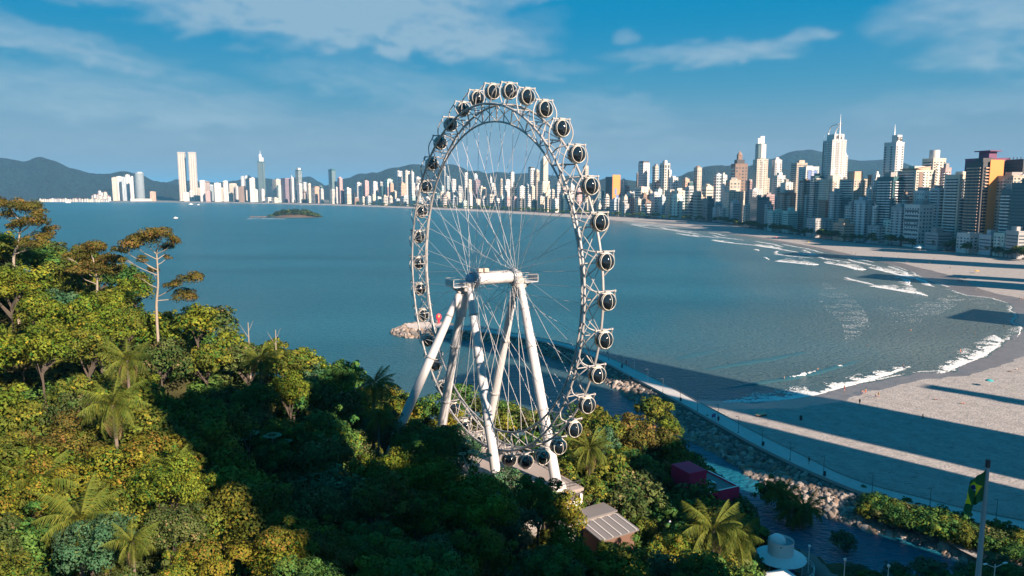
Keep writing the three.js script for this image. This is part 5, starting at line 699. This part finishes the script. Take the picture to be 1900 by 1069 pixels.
{ // white kiosk with a round awning and a domed drum, pyramid tent and boardwalk
  const c = G(1448, 1031, 5.4), k = thing('round_kiosk', 'white round kiosk with wide circular awning and glass dome', 'kiosk', V(c.x, 2.9, c.z));
  part(k, 'wall', new THREE.CylinderGeometry(2.3, 2.3, 2.4, 24, 1, false).translate(0, 1.2, 0), bluePaint); part(k, 'awning', new THREE.LatheGeometry([[1.8, 3.0], [2.6, 2.85], [4.05, 2.35], [4.1, 2.25], [4.0, 2.22]].map(([x, y]) => new THREE.Vector2(x, y)), 40), whitePaint);
  for (let i = 0; i < 20; i++) { const a = i / 20 * 6.283; part(k, 'awning_rib', rod(V(Math.cos(a) * 1.9, 2.99, Math.sin(a) * 1.9), V(Math.cos(a) * 4.03, 2.37, Math.sin(a) * 4.03), 0.025, 0.025, 4), mat(0.5, 0.5, 0.52, 0.6)); }
  part(k, 'drum', new THREE.CylinderGeometry(2.05, 2.05, 2.3, 32, 1, true).translate(0, 4.1, 0), Object.assign(whitePaint.clone(), { side: THREE.DoubleSide })); part(k, 'roof', new THREE.CylinderGeometry(2.02, 2.02, 0.1, 32).translate(0, 4.75, 0), mat(0.14, 0.2, 0.24, 0.6)); part(k, 'dome', new THREE.SphereGeometry(1.35, 20, 10, 0, 6.3, 0, 1.57).translate(-0.5, 4.8, -0.2), mat(0.6, 0.66, 0.7, 0.25));
  for (let i = 0; i < 4; i++) part(k, 'floodlight', new RoundedBoxGeometry(0.22, 0.16, 0.16, 1, 0.03).translate(Math.cos(i * 1.5 + 0.4) * 2.14, 4.85, Math.sin(i * 1.5 + 0.4) * 2.14), lampGrey);
  for (let i = 0; i < 8; i++) { const a = i / 8 * 6.283; part(k, 'awning_post', rod(V(Math.cos(a) * 3.7, 0, Math.sin(a) * 3.7), V(Math.cos(a) * 3.7, 2.42, Math.sin(a) * 3.7), 0.05, 0.05, 5), whitePaint); }
  const t = G(1452, 1078, 5.2), p = thing('pyramid_tent', 'pale square pyramid tent in front of the round kiosk', 'tent', V(t.x, 2.9, t.z), 0.35); part(p, 'canopy', new THREE.ConeGeometry(4.2, 1.6, 4, 1, true).rotateY(Math.PI / 4).translate(0, 3.1, 0), Object.assign(whitePaint.clone(), { side: THREE.DoubleSide })); for (const [x, z] of [[1, 1], [1, -1], [-1, 1], [-1, -1]]) part(p, 'leg', rod(V(x * 2.9, 0, z * 2.9), V(x * 2.9, 2.35, z * 2.9), 0.05, 0.05, 6), whitePaint); part(p, 'valance', join([box(5.9, 0.3, 0.03, 0, 2.2, 2.97), box(5.9, 0.3, 0.03, 0, 2.2, -2.97), box(0.03, 0.3, 5.9, 2.97, 2.2, 0), box(0.03, 0.3, 5.9, -2.97, 2.2, 0)]), whitePaint);
  const bw = thing('boardwalk', 'dark plank boardwalk curving round the kiosk', 'boardwalk', V(c.x, 2.95, c.z)); for (let i = 0; i < 74; i++) { const a = -1.25 + i * 0.032, m = part(bw, 'plank', box(3.6, 0.09, 0.26, 7.2, 0.05, 0), deckWood); m.rotation.y = -a; }
  const pts = []; for (let i = 0; i <= 12; i++) { const a = -1.2 + i * 0.19; pts.push(V(Math.cos(a) * 5.3, 0, Math.sin(a) * 5.3)); } const rl = thing('curved_railing', 'white curved railing between kiosk and boardwalk', 'railing', V(c.x, 3.05, c.z)); for (const y of [0.55, 1.1]) part(rl, 'handrail', tube(pts.map((q) => q.clone().setY(y)), 0.045, 30, 5), whitePaint); for (const q of pts) part(rl, 'post', rod(q, q.clone().setY(1.1), 0.04, 0.04, 5), whitePaint);
  struct('kiosk_ground', new THREE.CylinderGeometry(8.6, 9.0, 1.6, 36).translate(c.x - 1.5, 2.1, c.z + 3), mat(0.3, 0.28, 0.27, 0.95, { map: sandTex }));
}
{ // lamp posts of the near bank
  const mk = (px, py, h, label, two) => { const p = G(px, py, 2.9 + h), l = thing('bank_lamp', label, 'lamp post', V(p.x, 2.9, p.z), 0.3); part(l, 'post', rod(V(0, -0.5, 0), V(0, h, 0), 0.1, 0.06, 7), lampWhite); if (two) { part(l, 'arm', join([rod(V(0, h - 0.5, 0), V(-1.7, h + 0.25, 0), 0.05, 0.04, 5), rod(V(0, h - 0.5, 0), V(1.7, h - 0.1, 0), 0.05, 0.04, 5)]), lampWhite); for (const s of [-1, 1]) part(l, 'lamp_head', new RoundedBoxGeometry(0.7, 0.14, 0.3, 2, 0.05).translate(s * 1.9, h + (s < 0 ? 0.3 : -0.1), 0), lampWhite); } else { part(l, 'lamp_head', join([new THREE.SphereGeometry(0.24, 12, 8).translate(0, h + 0.15, 0), new THREE.CylinderGeometry(0.12, 0.05, 0.3, 8).translate(0, h - 0.15, 0)]), mat(0.75, 0.75, 0.75, 0.3)); } return l; };
  mk(1568, 1040, 6, 'white globe lamp post standing before the dark bushes'); mk(1649, 1052, 6, 'slim white lamp post rising from the bushes'); mk(1847, 1047, 9, 'street lamp with two outstretched arms near the flagpole', true); mk(1234, 1000, 5, 'white globe lamp beside the brick path'); mk(1243, 970, 6, 'tall lamp post where the brick path meets the trees'); mk(1502, 1015, 4.5, 'thin white mast at the end of the boardwalk');
}
{ // flagpole and flag
  const top = A(1833, 862, 63), foot = V(top.x, 3, top.z), g = thing('flagpole', 'tall grey steel flagpole at the frame edge', 'flagpole', foot), h = top.y - 3; part(g, 'pole', rod(V(0, -1, 0), V(0, h, 0), 0.46, 0.16, 14), mat(0.33, 0.35, 0.37, 0.5)); part(g, 'finial', new THREE.CylinderGeometry(0.2, 0.2, 0.7, 10).translate(0, h + 0.1, 0), mat(0.04, 0.04, 0.05, 0.5));
  const cv = document.createElement('canvas'); cv.width = 512; cv.height = 358; const x = cv.getContext('2d'); x.fillStyle = '#0a5a2c'; x.fillRect(0, 0, 512, 358); x.fillStyle = '#f4cf14'; x.beginPath(); x.moveTo(44, 179); x.lineTo(256, 40); x.lineTo(468, 179); x.lineTo(256, 318); x.closePath(); x.fill(); x.fillStyle = '#17307e'; x.beginPath(); x.arc(256, 179, 90, 0, 7); x.fill(); x.strokeStyle = '#ffffff'; x.lineWidth = 13; x.beginPath(); x.arc(220, 330, 165, -1.95, -0.75); x.stroke();
  const t = new THREE.CanvasTexture(cv); t.colorSpace = THREE.SRGBColorSpace; const n = 44, m = 20, pos = [], uv = [], idx = [];
  for (let j = 0; j <= m; j++) for (let i = 0; i <= n; i++) { const u = i / n, v = j / m, fold = Math.sin(u * 7.5 + v * 0.8) * 0.34 * Math.min(1, u * 4), xo = -(1.55 * Math.sin(Math.min(1, u * 1.05) * 1.75) * (1 - 0.22 * u)), y = -0.35 - v * 3.0 - 2.3 * Math.pow(u, 1.25) * (1 - 0.25 * v) ; pos.push(xo * (0.8 + 0.35 * v) - 0.17 + 0.12 * Math.sin(u * 14 + v * 3), h + y, fold + 0.15 * Math.sin(u * 17 + v * 5) * u); uv.push(u, 1 - v); }
  for (let j = 0; j < m; j++) for (let i = 0; i < n; i++) { const a = j * (n + 1) + i, b = a + n + 1; idx.push(a, b, a + 1, b, b + 1, a + 1); }
  const f = new THREE.Mesh(rawGeo(pos, idx, null, uv), new THREE.MeshStandardMaterial({ map: t, side: THREE.DoubleSide, roughness: 0.8 })); f.name = 'national_flag'; f.position.copy(foot); f.castShadow = f.receiveShadow = true; tag(f, 'limp green flag with yellow rhombus and blue disc on the flagpole', 'flag'); scene.add(f);
}
{ // bushes on both banks of the channel
  const r = rng(222), list = [];
  for (let i = 0; i < 26; i++) { const t = lerp(0.8, 0.985, i / 25), a = jp(JL, t), b = jp(JW, t), v = 0.2 + 0.55 * (i % 3) / 2 + 0.1 * r(), p = a.clone().lerp(b, v); list.push([p.x, 1.4, p.z, 2.5 + r() * 1.0, i % 4 ? (r() < 0.25 ? 'olive' : r() < 0.5 ? 'grey-green' : 'deep') : 'deep', 0]); }
  for (let i = 0; i < 16; i++) { const px = 1590 + i * 22 + r() * 10, p = G(px, 1058 + (i % 3) * 16 - (i > 9 ? 8 : 0), 3.4); list.push([p.x, 2.0, p.z, 1.9 + r(), i % 3 ? 'deep' : 'blue-green', 1]); }
  for (const [px, py, s] of [[1236, 756, 2.2], [1602, 908, 0.9], [1681, 934, 1.2], [1312, 775, 0.8]]) { const p = G(px, py, 2.4); list.push([p.x, 2.2, p.z, s, 'deep', 2]); }
  let n0 = 0, n1 = 0, n2 = 0; for (const [x, y, z, R, k, bank] of list) { const g = thing('bank_shrub', bank === 2 ? ['round dark shrub growing among the boulders near the wheel', 'tiny shrub on the kerb beside the walkway lamps', 'small dark shrub where boulders meet the hedge', 'little shrub on the boulders above the dark rocks'][n2++] : bank ? `dark shrub on the kiosk side of the channel, ${ord(++n1)} from the kiosk` : `leafy shrub of the hedge below the walkway, ${ord(++n0)} from the boulders`, 'shrub', V(x, y, z), r() * 6, bank === 2 ? 'shrubs on the boulders' : bank ? 'shrubs on the kiosk bank' : 'hedge below the walkway'); const s = R / 3.6, c = part(g, 'foliage', crown(k, Math.floor(r() * 3), 2), leafMat); c.scale.set(s, s * 0.75, s); c.position.y = R * 0.45; part(g, 'stem', rod(V(0, -0.8, 0), V(0, R * 0.4, 0), 0.08, 0.05, 5), barkMat); }
}

// ------------------------------------------------------------------ people
function figure(bones, cell = 0.035) {                                            // bones: [ax, ay, az, bx, by, bz, r0, r1]; one smooth continuous body
  const N = 60, size = 2.1, mc = new MarchingCubes(N, new THREE.MeshStandardMaterial(), false, false, 60000); mc.isolation = 0; const half = N / 2;
  for (let k = 0; k < N; k++) for (let j = 0; j < N; j++) for (let i = 0; i < N; i++) {
    const x = (i - half) / half * size / 2, y = (j - half) / half * size / 2 + 0.92, z = (k - half) / half * size / 2; let e = 0;
    for (const [ax, ay, az, bx, by, bz, r0, r1] of bones) { const dx = bx - ax, dy = by - ay, dz = bz - az, t = clamp(((x - ax) * dx + (y - ay) * dy + (z - az) * dz) / (dx * dx + dy * dy + dz * dz + 1e-9)), d = Math.hypot(x - ax - dx * t, y - ay - dy * t, z - az - dz * t) - lerp(r0, r1, t); e += Math.exp(-d * 34); }
    mc.field[i + j * N + k * N * N] = Math.log(e) / 34;
  }
  mc.update(); const n = mc.count, p = mc.positionArray, pos = []; for (let i = 0; i < n; i++) pos.push(p[i * 3] * size / 2, p[i * 3 + 1] * size / 2 + 0.92, p[i * 3 + 2] * size / 2);
  return rawGeo(pos);
}
const armD = (s, f) => [[s * 0.19, 1.42, 0, s * 0.25, 1.13, f * 0.1, 0.052, 0.042], [s * 0.25, 1.13, f * 0.1, s * 0.24, 0.87, f * 0.24 + 0.03, 0.04, 0.03], [s * 0.24, 0.87, f * 0.24 + 0.03, s * 0.23, 0.76, f * 0.28 + 0.05, 0.036, 0.022]];
const legD = (s, f) => [[s * 0.1, 0.92, 0, s * 0.1, 0.5, f * 0.17 + 0.02, 0.092, 0.062], [s * 0.1, 0.5, f * 0.17 + 0.02, s * 0.1, 0.09, f * 0.3 - 0.03, 0.06, 0.042], [s * 0.1, 0.06, f * 0.3 - 0.05, s * 0.115, 0.035, f * 0.3 + 0.13, 0.045, 0.032]];
const torso = [[0, 0.95, 0, 0, 1.2, 0, 0.135, 0.12], [0, 1.2, 0, 0, 1.4, 0, 0.12, 0.13], [-0.13, 1.4, 0, 0.13, 1.4, 0, 0.08, 0.08], [0, 1.45, 0, 0, 1.56, 0.01, 0.055, 0.05], [0, 1.62, 0.01, 0, 1.7, 0.0, 0.088, 0.095], [0, 1.62, 0.09, 0, 1.615, 0.105, 0.018, 0.012]];
const standGeo = figure([...torso, ...armD(-1, 0.1), ...armD(1, 0), ...legD(-1, 0.05), ...legD(1, -0.05)]), walkGeo = figure([...torso, ...armD(-1, 0.9), ...armD(1, -0.8), ...legD(-1, -0.9), ...legD(1, 0.9)]);
function dressed(geo, top, bottom, skin, hair) { const g = geo.clone(), p = g.attributes.position, c = []; for (let i = 0; i < p.count; i++) { const y = p.getY(i), x = Math.abs(p.getX(i)), z = p.getZ(i); const k = y > 1.69 || (y > 1.58 && z < -0.02) ? hair : y > 1.46 ? skin : y > 0.98 ? (x > 0.2 && y < 1.2 ? skin : top) : y > 0.52 ? (x > 0.19 ? skin : bottom) : skin; c.push(...k); } g.setAttribute('color', new THREE.Float32BufferAttribute(c, 3)); return g; }
const bodyMat = new THREE.MeshStandardMaterial({ vertexColors: true, roughness: 0.8 });
{
  const skin = [0.36, 0.21, 0.14], hair = [0.02, 0.015, 0.012], looks = [[[0.03, 0.03, 0.04], [0.02, 0.025, 0.05]], [[0.36, 0.21, 0.14], [0.5, 0.05, 0.05]], [[0.36, 0.21, 0.14], [0.03, 0.06, 0.25]], [[0.6, 0.6, 0.58], [0.05, 0.05, 0.06]], [[0.5, 0.3, 0.04], [0.36, 0.21, 0.14]]];
  const W = looks.map(([a, b]) => dressed(walkGeo, a, b, skin, hair)), S = looks.map(([a, b]) => dressed(standGeo, a, b, skin, hair));
  const who = (px, py, h, geo, label, turn = 0, group, lie) => { const m = new THREE.Mesh(geo, bodyMat), p = G(px, py, h); m.name = numbered('person'); m.position.copy(p); m.rotation.y = turn; if (lie) { m.rotation.set(-Math.PI / 2, 0, turn, 'YXZ'); m.rotation.order = 'YXZ'; m.rotation.set(-Math.PI / 2, turn, 0); m.position.y += 0.16; } m.castShadow = m.receiveShadow = true; tag(m, label, 'person', group); scene.add(m); };
  who(1501, 861, 3.004, W[0], 'person in dark clothes walking alone on the walkway', 2.2);
  [[1081, 649], [1091, 651], [1127, 658], [1108, 660], [1155, 679], [1162, 677]].forEach(([x, y], i) => who(x, y, 3.004, W[i % 2 ? 0 : 3], ['walker in light top on the far walkway behind the rim', 'walker in dark clothes beside the light-topped one behind the rim', 'walker in light top at the seaward edge of the walkway', 'walker in dark clothes below the cabin on the walkway', 'light-topped walker of the pair near the bin', 'dark-clothed walker of the pair near the bin'][i], 1 + i));
  who(1712, 779, 1.0, W[0], 'person in dark clothes walking on the shaded sand', 1); who(1595, 750, 0.85, S[0], 'person in dark clothes standing at the shadow edge near the water'); who(1567, 725, 0.2, W[1], 'bather in red shorts walking on the wet sand', 2); who(1600, 733, 0.55, S[2], 'bather in blue shorts at the wet sand, nearer the water'); who(1606, 731, 0.55, S[1], 'bather in red shorts standing beside the blue-clad one'); who(1625, 739, 0.7, W[2], 'bather in blue shorts of the pair on the lit sand', 1); who(1630, 737, 0.7, W[4], 'bather in yellow top of the pair on the lit sand', 1.4);
  who(1744, 742, 0.95, S[2], 'sunbather in blue lying on the lit sand', 1.3, null, true); who(1792, 749, 1.05, S[1], 'sunbather in red lying farther along the lit sand', 1.5, null, true); who(1880, 690, 0.9, S[0], 'dark-clad sunbather lying near the teal parasol', 1.2, null, true); who(1893, 686, 0.9, S[3], 'sunbather in white top lying at the frame edge', 1.6, null, true);
  who(1455, 707, -0.35, S[2], 'surfer standing at the end of the breaking wave', 1); who(1517, 691, -0.9, S[1], 'bather half under water beside the breaking wave'); who(1676, 684, -0.5, W[2], 'bather wading at the foam edge', 2); who(1609, 647, -1.2, S[0], 'swimmer with only head above the calm water'); who(1690, 617, -1.0, S[2], 'swimmer farther out off the curved beach'); who(1782, 655, -0.5, S[1], 'wader in the shallows by the curved foam', 0.5); who(1809, 623, -0.6, W[0], 'dark wader near the bend of the shore', 0.4); who(1863, 609, -0.3, W[0], 'dark wader in the wash at the shore bend', 2);
  who(1891, 557, 0.7, W[0], 'dark walker of the couple at the frame edge by the water', 0.2); who(1896, 557, 0.7, W[1], 'red-clad walker of the couple at the frame edge by the water', 0.2); who(1811, 540, 0.3, W[3], 'light-clad person at the water edge on the curved beach', 1); who(1785, 524, 0.7, S[0], 'dark person standing under the green parasol'); who(1779, 523, 0.7, W[1], 'red-clad person beside the green parasol', 1);
  const r = rng(321); for (let i = 0; i < 62; i++) { const k = Math.floor(lerp(13.6 * PER, 20 * PER, Math.pow(r(), 0.8))), t = 0.05 + 0.8 * r() * r(), x = lerp(lineD[k][0], lineB[k][0], t), z = lerp(lineD[k][1], lineB[k][1], t), m = new THREE.Mesh((r() < 0.5 ? W : S)[Math.floor(r() * 5)], bodyMat); m.name = numbered('person'); m.position.set(x, lerp(0.6, 2, t) - 0.02, z); m.rotation.y = r() * 6; m.castShadow = true; tag(m, 'tiny beachgoer on the far sand below the towers', 'person', 'beachgoers on the far sand'); scene.add(m); }
}
// parasols, tents and beach gear
{
  const par = (px, py, h, R, c, label) => { const p = G(px, py, h), g = thing('beach_parasol', label, 'parasol', p); part(g, 'pole', rod(V(0, -0.2, 0), V(0, 2.2, 0), 0.03, 0.03, 6), metalWhite); const m = mat(...c, 0.8, { side: THREE.DoubleSide }); part(g, 'canopy', new THREE.LatheGeometry([[0.02, 2.35], [R * 0.5, 2.2], [R, 1.8], [R * 1.0, 1.68]].map(([x, y]) => new THREE.Vector2(x, y)), 10), m); return g; };
  par(1835, 716, 1.1, 1.25, [0.03, 0.28, 0.3], 'teal parasol alone on the lit sand'); par(1789, 521, 0.8, 2.0, [0.02, 0.1, 0.07], 'dark green parasol over a group near the water'); par(1812, 507, 0.9, 2.0, [0.6, 0.35, 0.02], 'yellow parasol on the sand behind the green one'); par(1780, 519, 0.8, 1.6, [0.03, 0.2, 0.22], 'blue-green parasol beside the dark green one'); par(1440, 443, 1.2, 2, [0.6, 0.1, 0.08], 'red parasol far along the sand'); par(1500, 452, 1.2, 2, [0.6, 0.4, 0.05], 'amber parasol far along the sand');
  const t = thing('beach_tent', 'white peaked tent at the back of the beach', 'tent', G(1706, 464, 1.6), 0.4); part(t, 'canopy', new THREE.ConeGeometry(6, 3.4, 4, 1, true).rotateY(0.785).translate(0, 4.2, 0), Object.assign(metalWhite.clone(), { side: THREE.DoubleSide })); for (const [x, z] of [[1, 1], [1, -1], [-1, 1], [-1, -1]]) part(t, 'leg', rod(V(x * 4, 0, z * 4), V(x * 4, 2.6, z * 4), 0.08, 0.08, 6), metalWhite);
  const b = thing('beached_raft', 'pale wooden raft lying in the lit strip of sand', 'raft', G(1412, 771, 0.75), 0.55); for (let i = 0; i < 5; i++) part(b, 'plank', new RoundedBoxGeometry(4.2 - Math.abs(i - 2) * 0.3, 0.16, 0.3, 2, 0.05).translate(0, 0.45, (i - 2) * 0.33), mat(0.5, 0.36, 0.25, 0.85)); for (const x of [-1.2, 1.2]) part(b, 'crossbeam', box(0.2, 0.4, 1.7, x, 0.18, 0), barkMat);
  const bn = thing('beach_bin', 'dark bin standing on the shaded sand', 'bin', G(1486, 779, 0.8)); part(bn, 'drum', new THREE.CylinderGeometry(0.4, 0.36, 1.1, 12).translate(0, 0.55, 0), binMat); part(bn, 'lid', new THREE.CylinderGeometry(0.3, 0.42, 0.15, 12).translate(0, 1.17, 0), binMat);
  const pole = thing('beach_monument', 'white slender monument with arms at the back of the beach', 'monument', G(1738, 449, 2.3)); part(pole, 'shaft', rod(V(0, 0, 0), V(0, 16, 0), 0.8, 0.4, 8), metalWhite); part(pole, 'arms', join([rod(V(0, 10, 0), V(-1.6, 14.5, 0), 0.4, 0.15, 6), rod(V(0, 11, 0), V(1.4, 15.5, 0), 0.4, 0.15, 6)]), metalWhite);
  [[1602, 447, 20], [1638, 452, 18], [1690, 459, 16], [1370, 411, 16]].forEach(([x, y, h], i) => { const m = thing('avenue_mast', `tall floodlight mast on the beach avenue, ${ord(i + 1)} from the frame edge`, 'mast', G(x, y, 2.3), 0, 'floodlight masts'); part(m, 'mast', rod(V(0, 0, 0), V(0, h, 0), 0.3, 0.15, 6), lampWhite); part(m, 'lamp_head', box(2.4, 0.4, 0.5, 0, h, 0), lampWhite); });
}
// ------------------------------------------------------------------ street trees and cars between beach and towers
{
  const r = rng(64), Kk = ['deep', 'blue-green', 'deep', 'olive']; let n = 0;
  for (let i = Math.floor(12.6 * PER); i < 27 * PER; i++) { const [x0, z0] = lineB[i], [x1, z1] = lineB[i + 1], L = Math.hypot(x1 - x0, z1 - z0), step = L > 0 ? Math.max(8.5, -z0 * 0.009) : 1, m = Math.max(1, Math.round(L / step)); for (let k = 0; k < m && n < 280; k++) { const t = (k + r() * 0.6) / m, x = lerp(x0, x1, t), z = lerp(z0, z1, t), dx = (z1 - z0) / L, dz = -(x1 - x0) / L, o = -(r() * 12 - 7), R = 3.6 + r() * 2.6, g = thing('street_tree', 'dark street tree in the row between beach and towers', 'tree', V(x + dx * o, 2.2, z + dz * o), r() * 6, 'street trees along the beach avenue'); part(g, 'trunk', rod(V(0, 0, 0), V(0, R * 0.9, 0), 0.25, 0.15, 5), barkMat); const c = part(g, 'crown', crown(Kk[Math.floor(r() * 4)], Math.floor(r() * 3), 2), leafMat), s = R / 3.6; c.scale.set(s, s * 0.85, s); c.position.y = R * 1.35; n++; } }
  const car = thing('parked_car', 'small car standing on the beach avenue under the street trees', 'car', V(0, 0, 0), 0, 'cars on the beach avenue'), sh = new THREE.Shape(); [[-2.1, 0.3], [2.1, 0.3], [2.15, 0.75], [1.3, 0.9], [0.7, 1.42], [-1.0, 1.45], [-1.7, 0.95], [-2.15, 0.85]].forEach(([x, y], i) => i ? sh.lineTo(x, y) : sh.moveTo(x, y)); part(car, 'body', new THREE.ExtrudeGeometry(sh, { depth: 1.6, bevelEnabled: true, bevelSize: 0.06, bevelThickness: 0.06, bevelSegments: 2 }).translate(0, 0, -0.8), mat(0.7, 0.7, 0.7, 0.3)); part(car, 'windows', box(1.9, 0.36, 1.74, -0.2, 1.16, 0), paneMat); for (const [x, z] of [[-1.3, 0.8], [-1.3, -0.8], [1.3, 0.8], [1.3, -0.8]]) part(car, 'wheel', new THREE.CylinderGeometry(0.33, 0.33, 0.22, 12).rotateX(Math.PI / 2).translate(x, 0.33, z), darkMat);
  for (let i = 0; i < 26; i++) { const k = Math.floor(lerp(13 * PER, 19 * PER, (i + r() * 0.5) / 26)), [x0, z0] = lineB[k], [x1, z1] = lineB[k + 1], L = Math.hypot(x1 - x0, z1 - z0), t = r(), p = V(lerp(x0, x1, t) - (z1 - z0) / L * 2.2, 2.31, lerp(z0, z1, t) + (x1 - x0) / L * 2.2), a = Math.atan2(-(z1 - z0), x1 - x0); if (!i) { car.position.copy(p); car.rotation.y = a; } else copyOf(car, p, a); }
}
// ------------------------------------------------------------------ islet, boats and the houses at the far end
{
  const c = G(550, 403, 0), m = -c.z / FOCAL, g = thing('wooded_islet', 'small dark wooded islet with a rocky tail in the bay', 'islet', V(c.x, 0, c.z)), pos = [], idx = [], n = 36, r = rng(808);
  for (let j = 0; j <= 4; j++) for (let i = 0; i <= n; i++) { const a = i / n * 6.283, k = 1 - j / 5, rx = (45 + 7 * vnoise(i, j, 811)) * m * k, rz = 34 * k * (0.8 + 0.4 * vnoise(i, j, 812)); pos.push(Math.cos(a) * rx, j * 2.1 - 1 + 1.4 * vnoise(i, j, 813), Math.sin(a) * rz); }
  for (let j = 0; j < 4; j++) for (let i = 0; i < n; i++) { const a = j * (n + 1) + i, b = a + n + 1; idx.push(a, b, a + 1, b, b + 1, a + 1); } part(g, 'rocks', rawGeo(pos, idx), mat(0.09, 0.065, 0.05, 1));
  const l = []; for (let i = 0; i < 34; i++) { const u = i / 33 * 2 - 1, top = 17 * (1 - Math.pow(Math.abs(u + 0.05), 3.2)) * (0.78 + 0.3 * r()); l.push([u * 44 * m, top * 0.55 + 2, (r() - 0.5) * 26, 7 + 3 * r(), top * 0.45 + 2, 8]); } part(g, 'vegetation', leafCloud(l, 7000, 2.2, [[0.025, 0.05, 0.015], [0.06, 0.08, 0.022]], r), leafMat);
  const tail = []; for (let i = 0; i < 22; i++) tail.push(new THREE.IcosahedronGeometry(2 + 2.4 * r(), 1).scale(1.8, 0.42 * (0.6 + r()), 1).translate((-50 - i * 1.55) * m, 0.1, 3 + (r() - 0.5) * 8)); part(g, 'rocky_tail', join(tail), mat(0.14, 0.09, 0.07, 1));
  foamPatch([[450, 407], [470, 406.5], [500, 406.5], [530, 407]], [[462, 405.5], [480, 405.6], [505, 405.8], [530, 406]], 0.2, 1, 6);
  const boat = (px, py, s, label) => { const p = G(px, py, 0), b = thing('motor_boat', label, 'boat', p, 1.3), sh = new THREE.Shape(); [[-4, 0], [3, 0], [5, 1.3], [-4.2, 1.2]].forEach(([x, y], i) => i ? sh.lineTo(x, y) : sh.moveTo(x, y)); part(b, 'hull', new THREE.ExtrudeGeometry(sh, { depth: 2.6, bevelEnabled: true, bevelSize: 0.2, bevelThickness: 0.3, bevelSegments: 2 }).translate(0, -0.2, -1.3), metalWhite); part(b, 'cabin', new RoundedBoxGeometry(2.8, 1.3, 2, 2, 0.2).translate(-0.6, 1.6, 0), metalWhite); b.scale.setScalar(s); };
  boat(354, 379.5, 2.4, 'white boat near the foot of the twin towers'); boat(368, 380.5, 1.6, 'smaller white boat beside the one below the twin towers'); boat(326, 405, 1.3, 'lone white boat in open water between shore and crowns'); boat(126, 376.5, 3, 'long white boat before the far houses');
  const r2 = rng(99), wallC = [PAL.white, PAL.cream, PAL.grey], roofC = mat(0.22, 0.1, 0.07, 0.9); let n1 = 0;
  const house = (px, py, d, s) => { const p = A(px, py, d), g = thing('far_house', 'small pale house with red roof at the far end of the bay', 'house', V(p.x, Math.max(2, p.y), p.z), r2() * 1.2, 'houses at the far end of the bay'); part(g, 'wall', box(10 * s, 9 * s + 30, 9 * s, 0, 4.5 * s - 15, 0), wallC[Math.floor(r2() * 3)]); part(g, 'roof', new THREE.ConeGeometry(8.2 * s, 4 * s, 4).rotateY(0.785).translate(0, 11 * s, 0), r2() < 0.6 ? roofC : roofMat); n1++; };
  for (let i = 0; i < 44; i++) { const px = 74 + i * 2.9 + r2() * 2; house(px, 372.4 - r2() * 1.5, 4330 - px * 0.6, 0.5 + 0.5 * r2()); }
  for (let i = 0; i < 26; i++) { const u = r2(), px = 170 + u * 36; house(px, 369 - r2() * 12 * Math.sin(Math.PI * clamp(u * 1.05)), 4480 + r2() * 40, 0.9 + 0.5 * r2()); }
  const hall = thing('green_roofed_hall', 'long low hall with green roof among the far houses', 'hall', A(175, 372.5, 4240).setY(2)); part(hall, 'wall', box(56, 8, 24, 0, 4, 0), PAL.white); part(hall, 'roof', new THREE.CylinderGeometry(13, 13, 58, 3, 1).rotateZ(Math.PI / 2).scale(1, 0.4, 1.1).translate(0, 10, 0), mat(0.05, 0.35, 0.2, 0.7));
}
renderer.render(scene, camera);
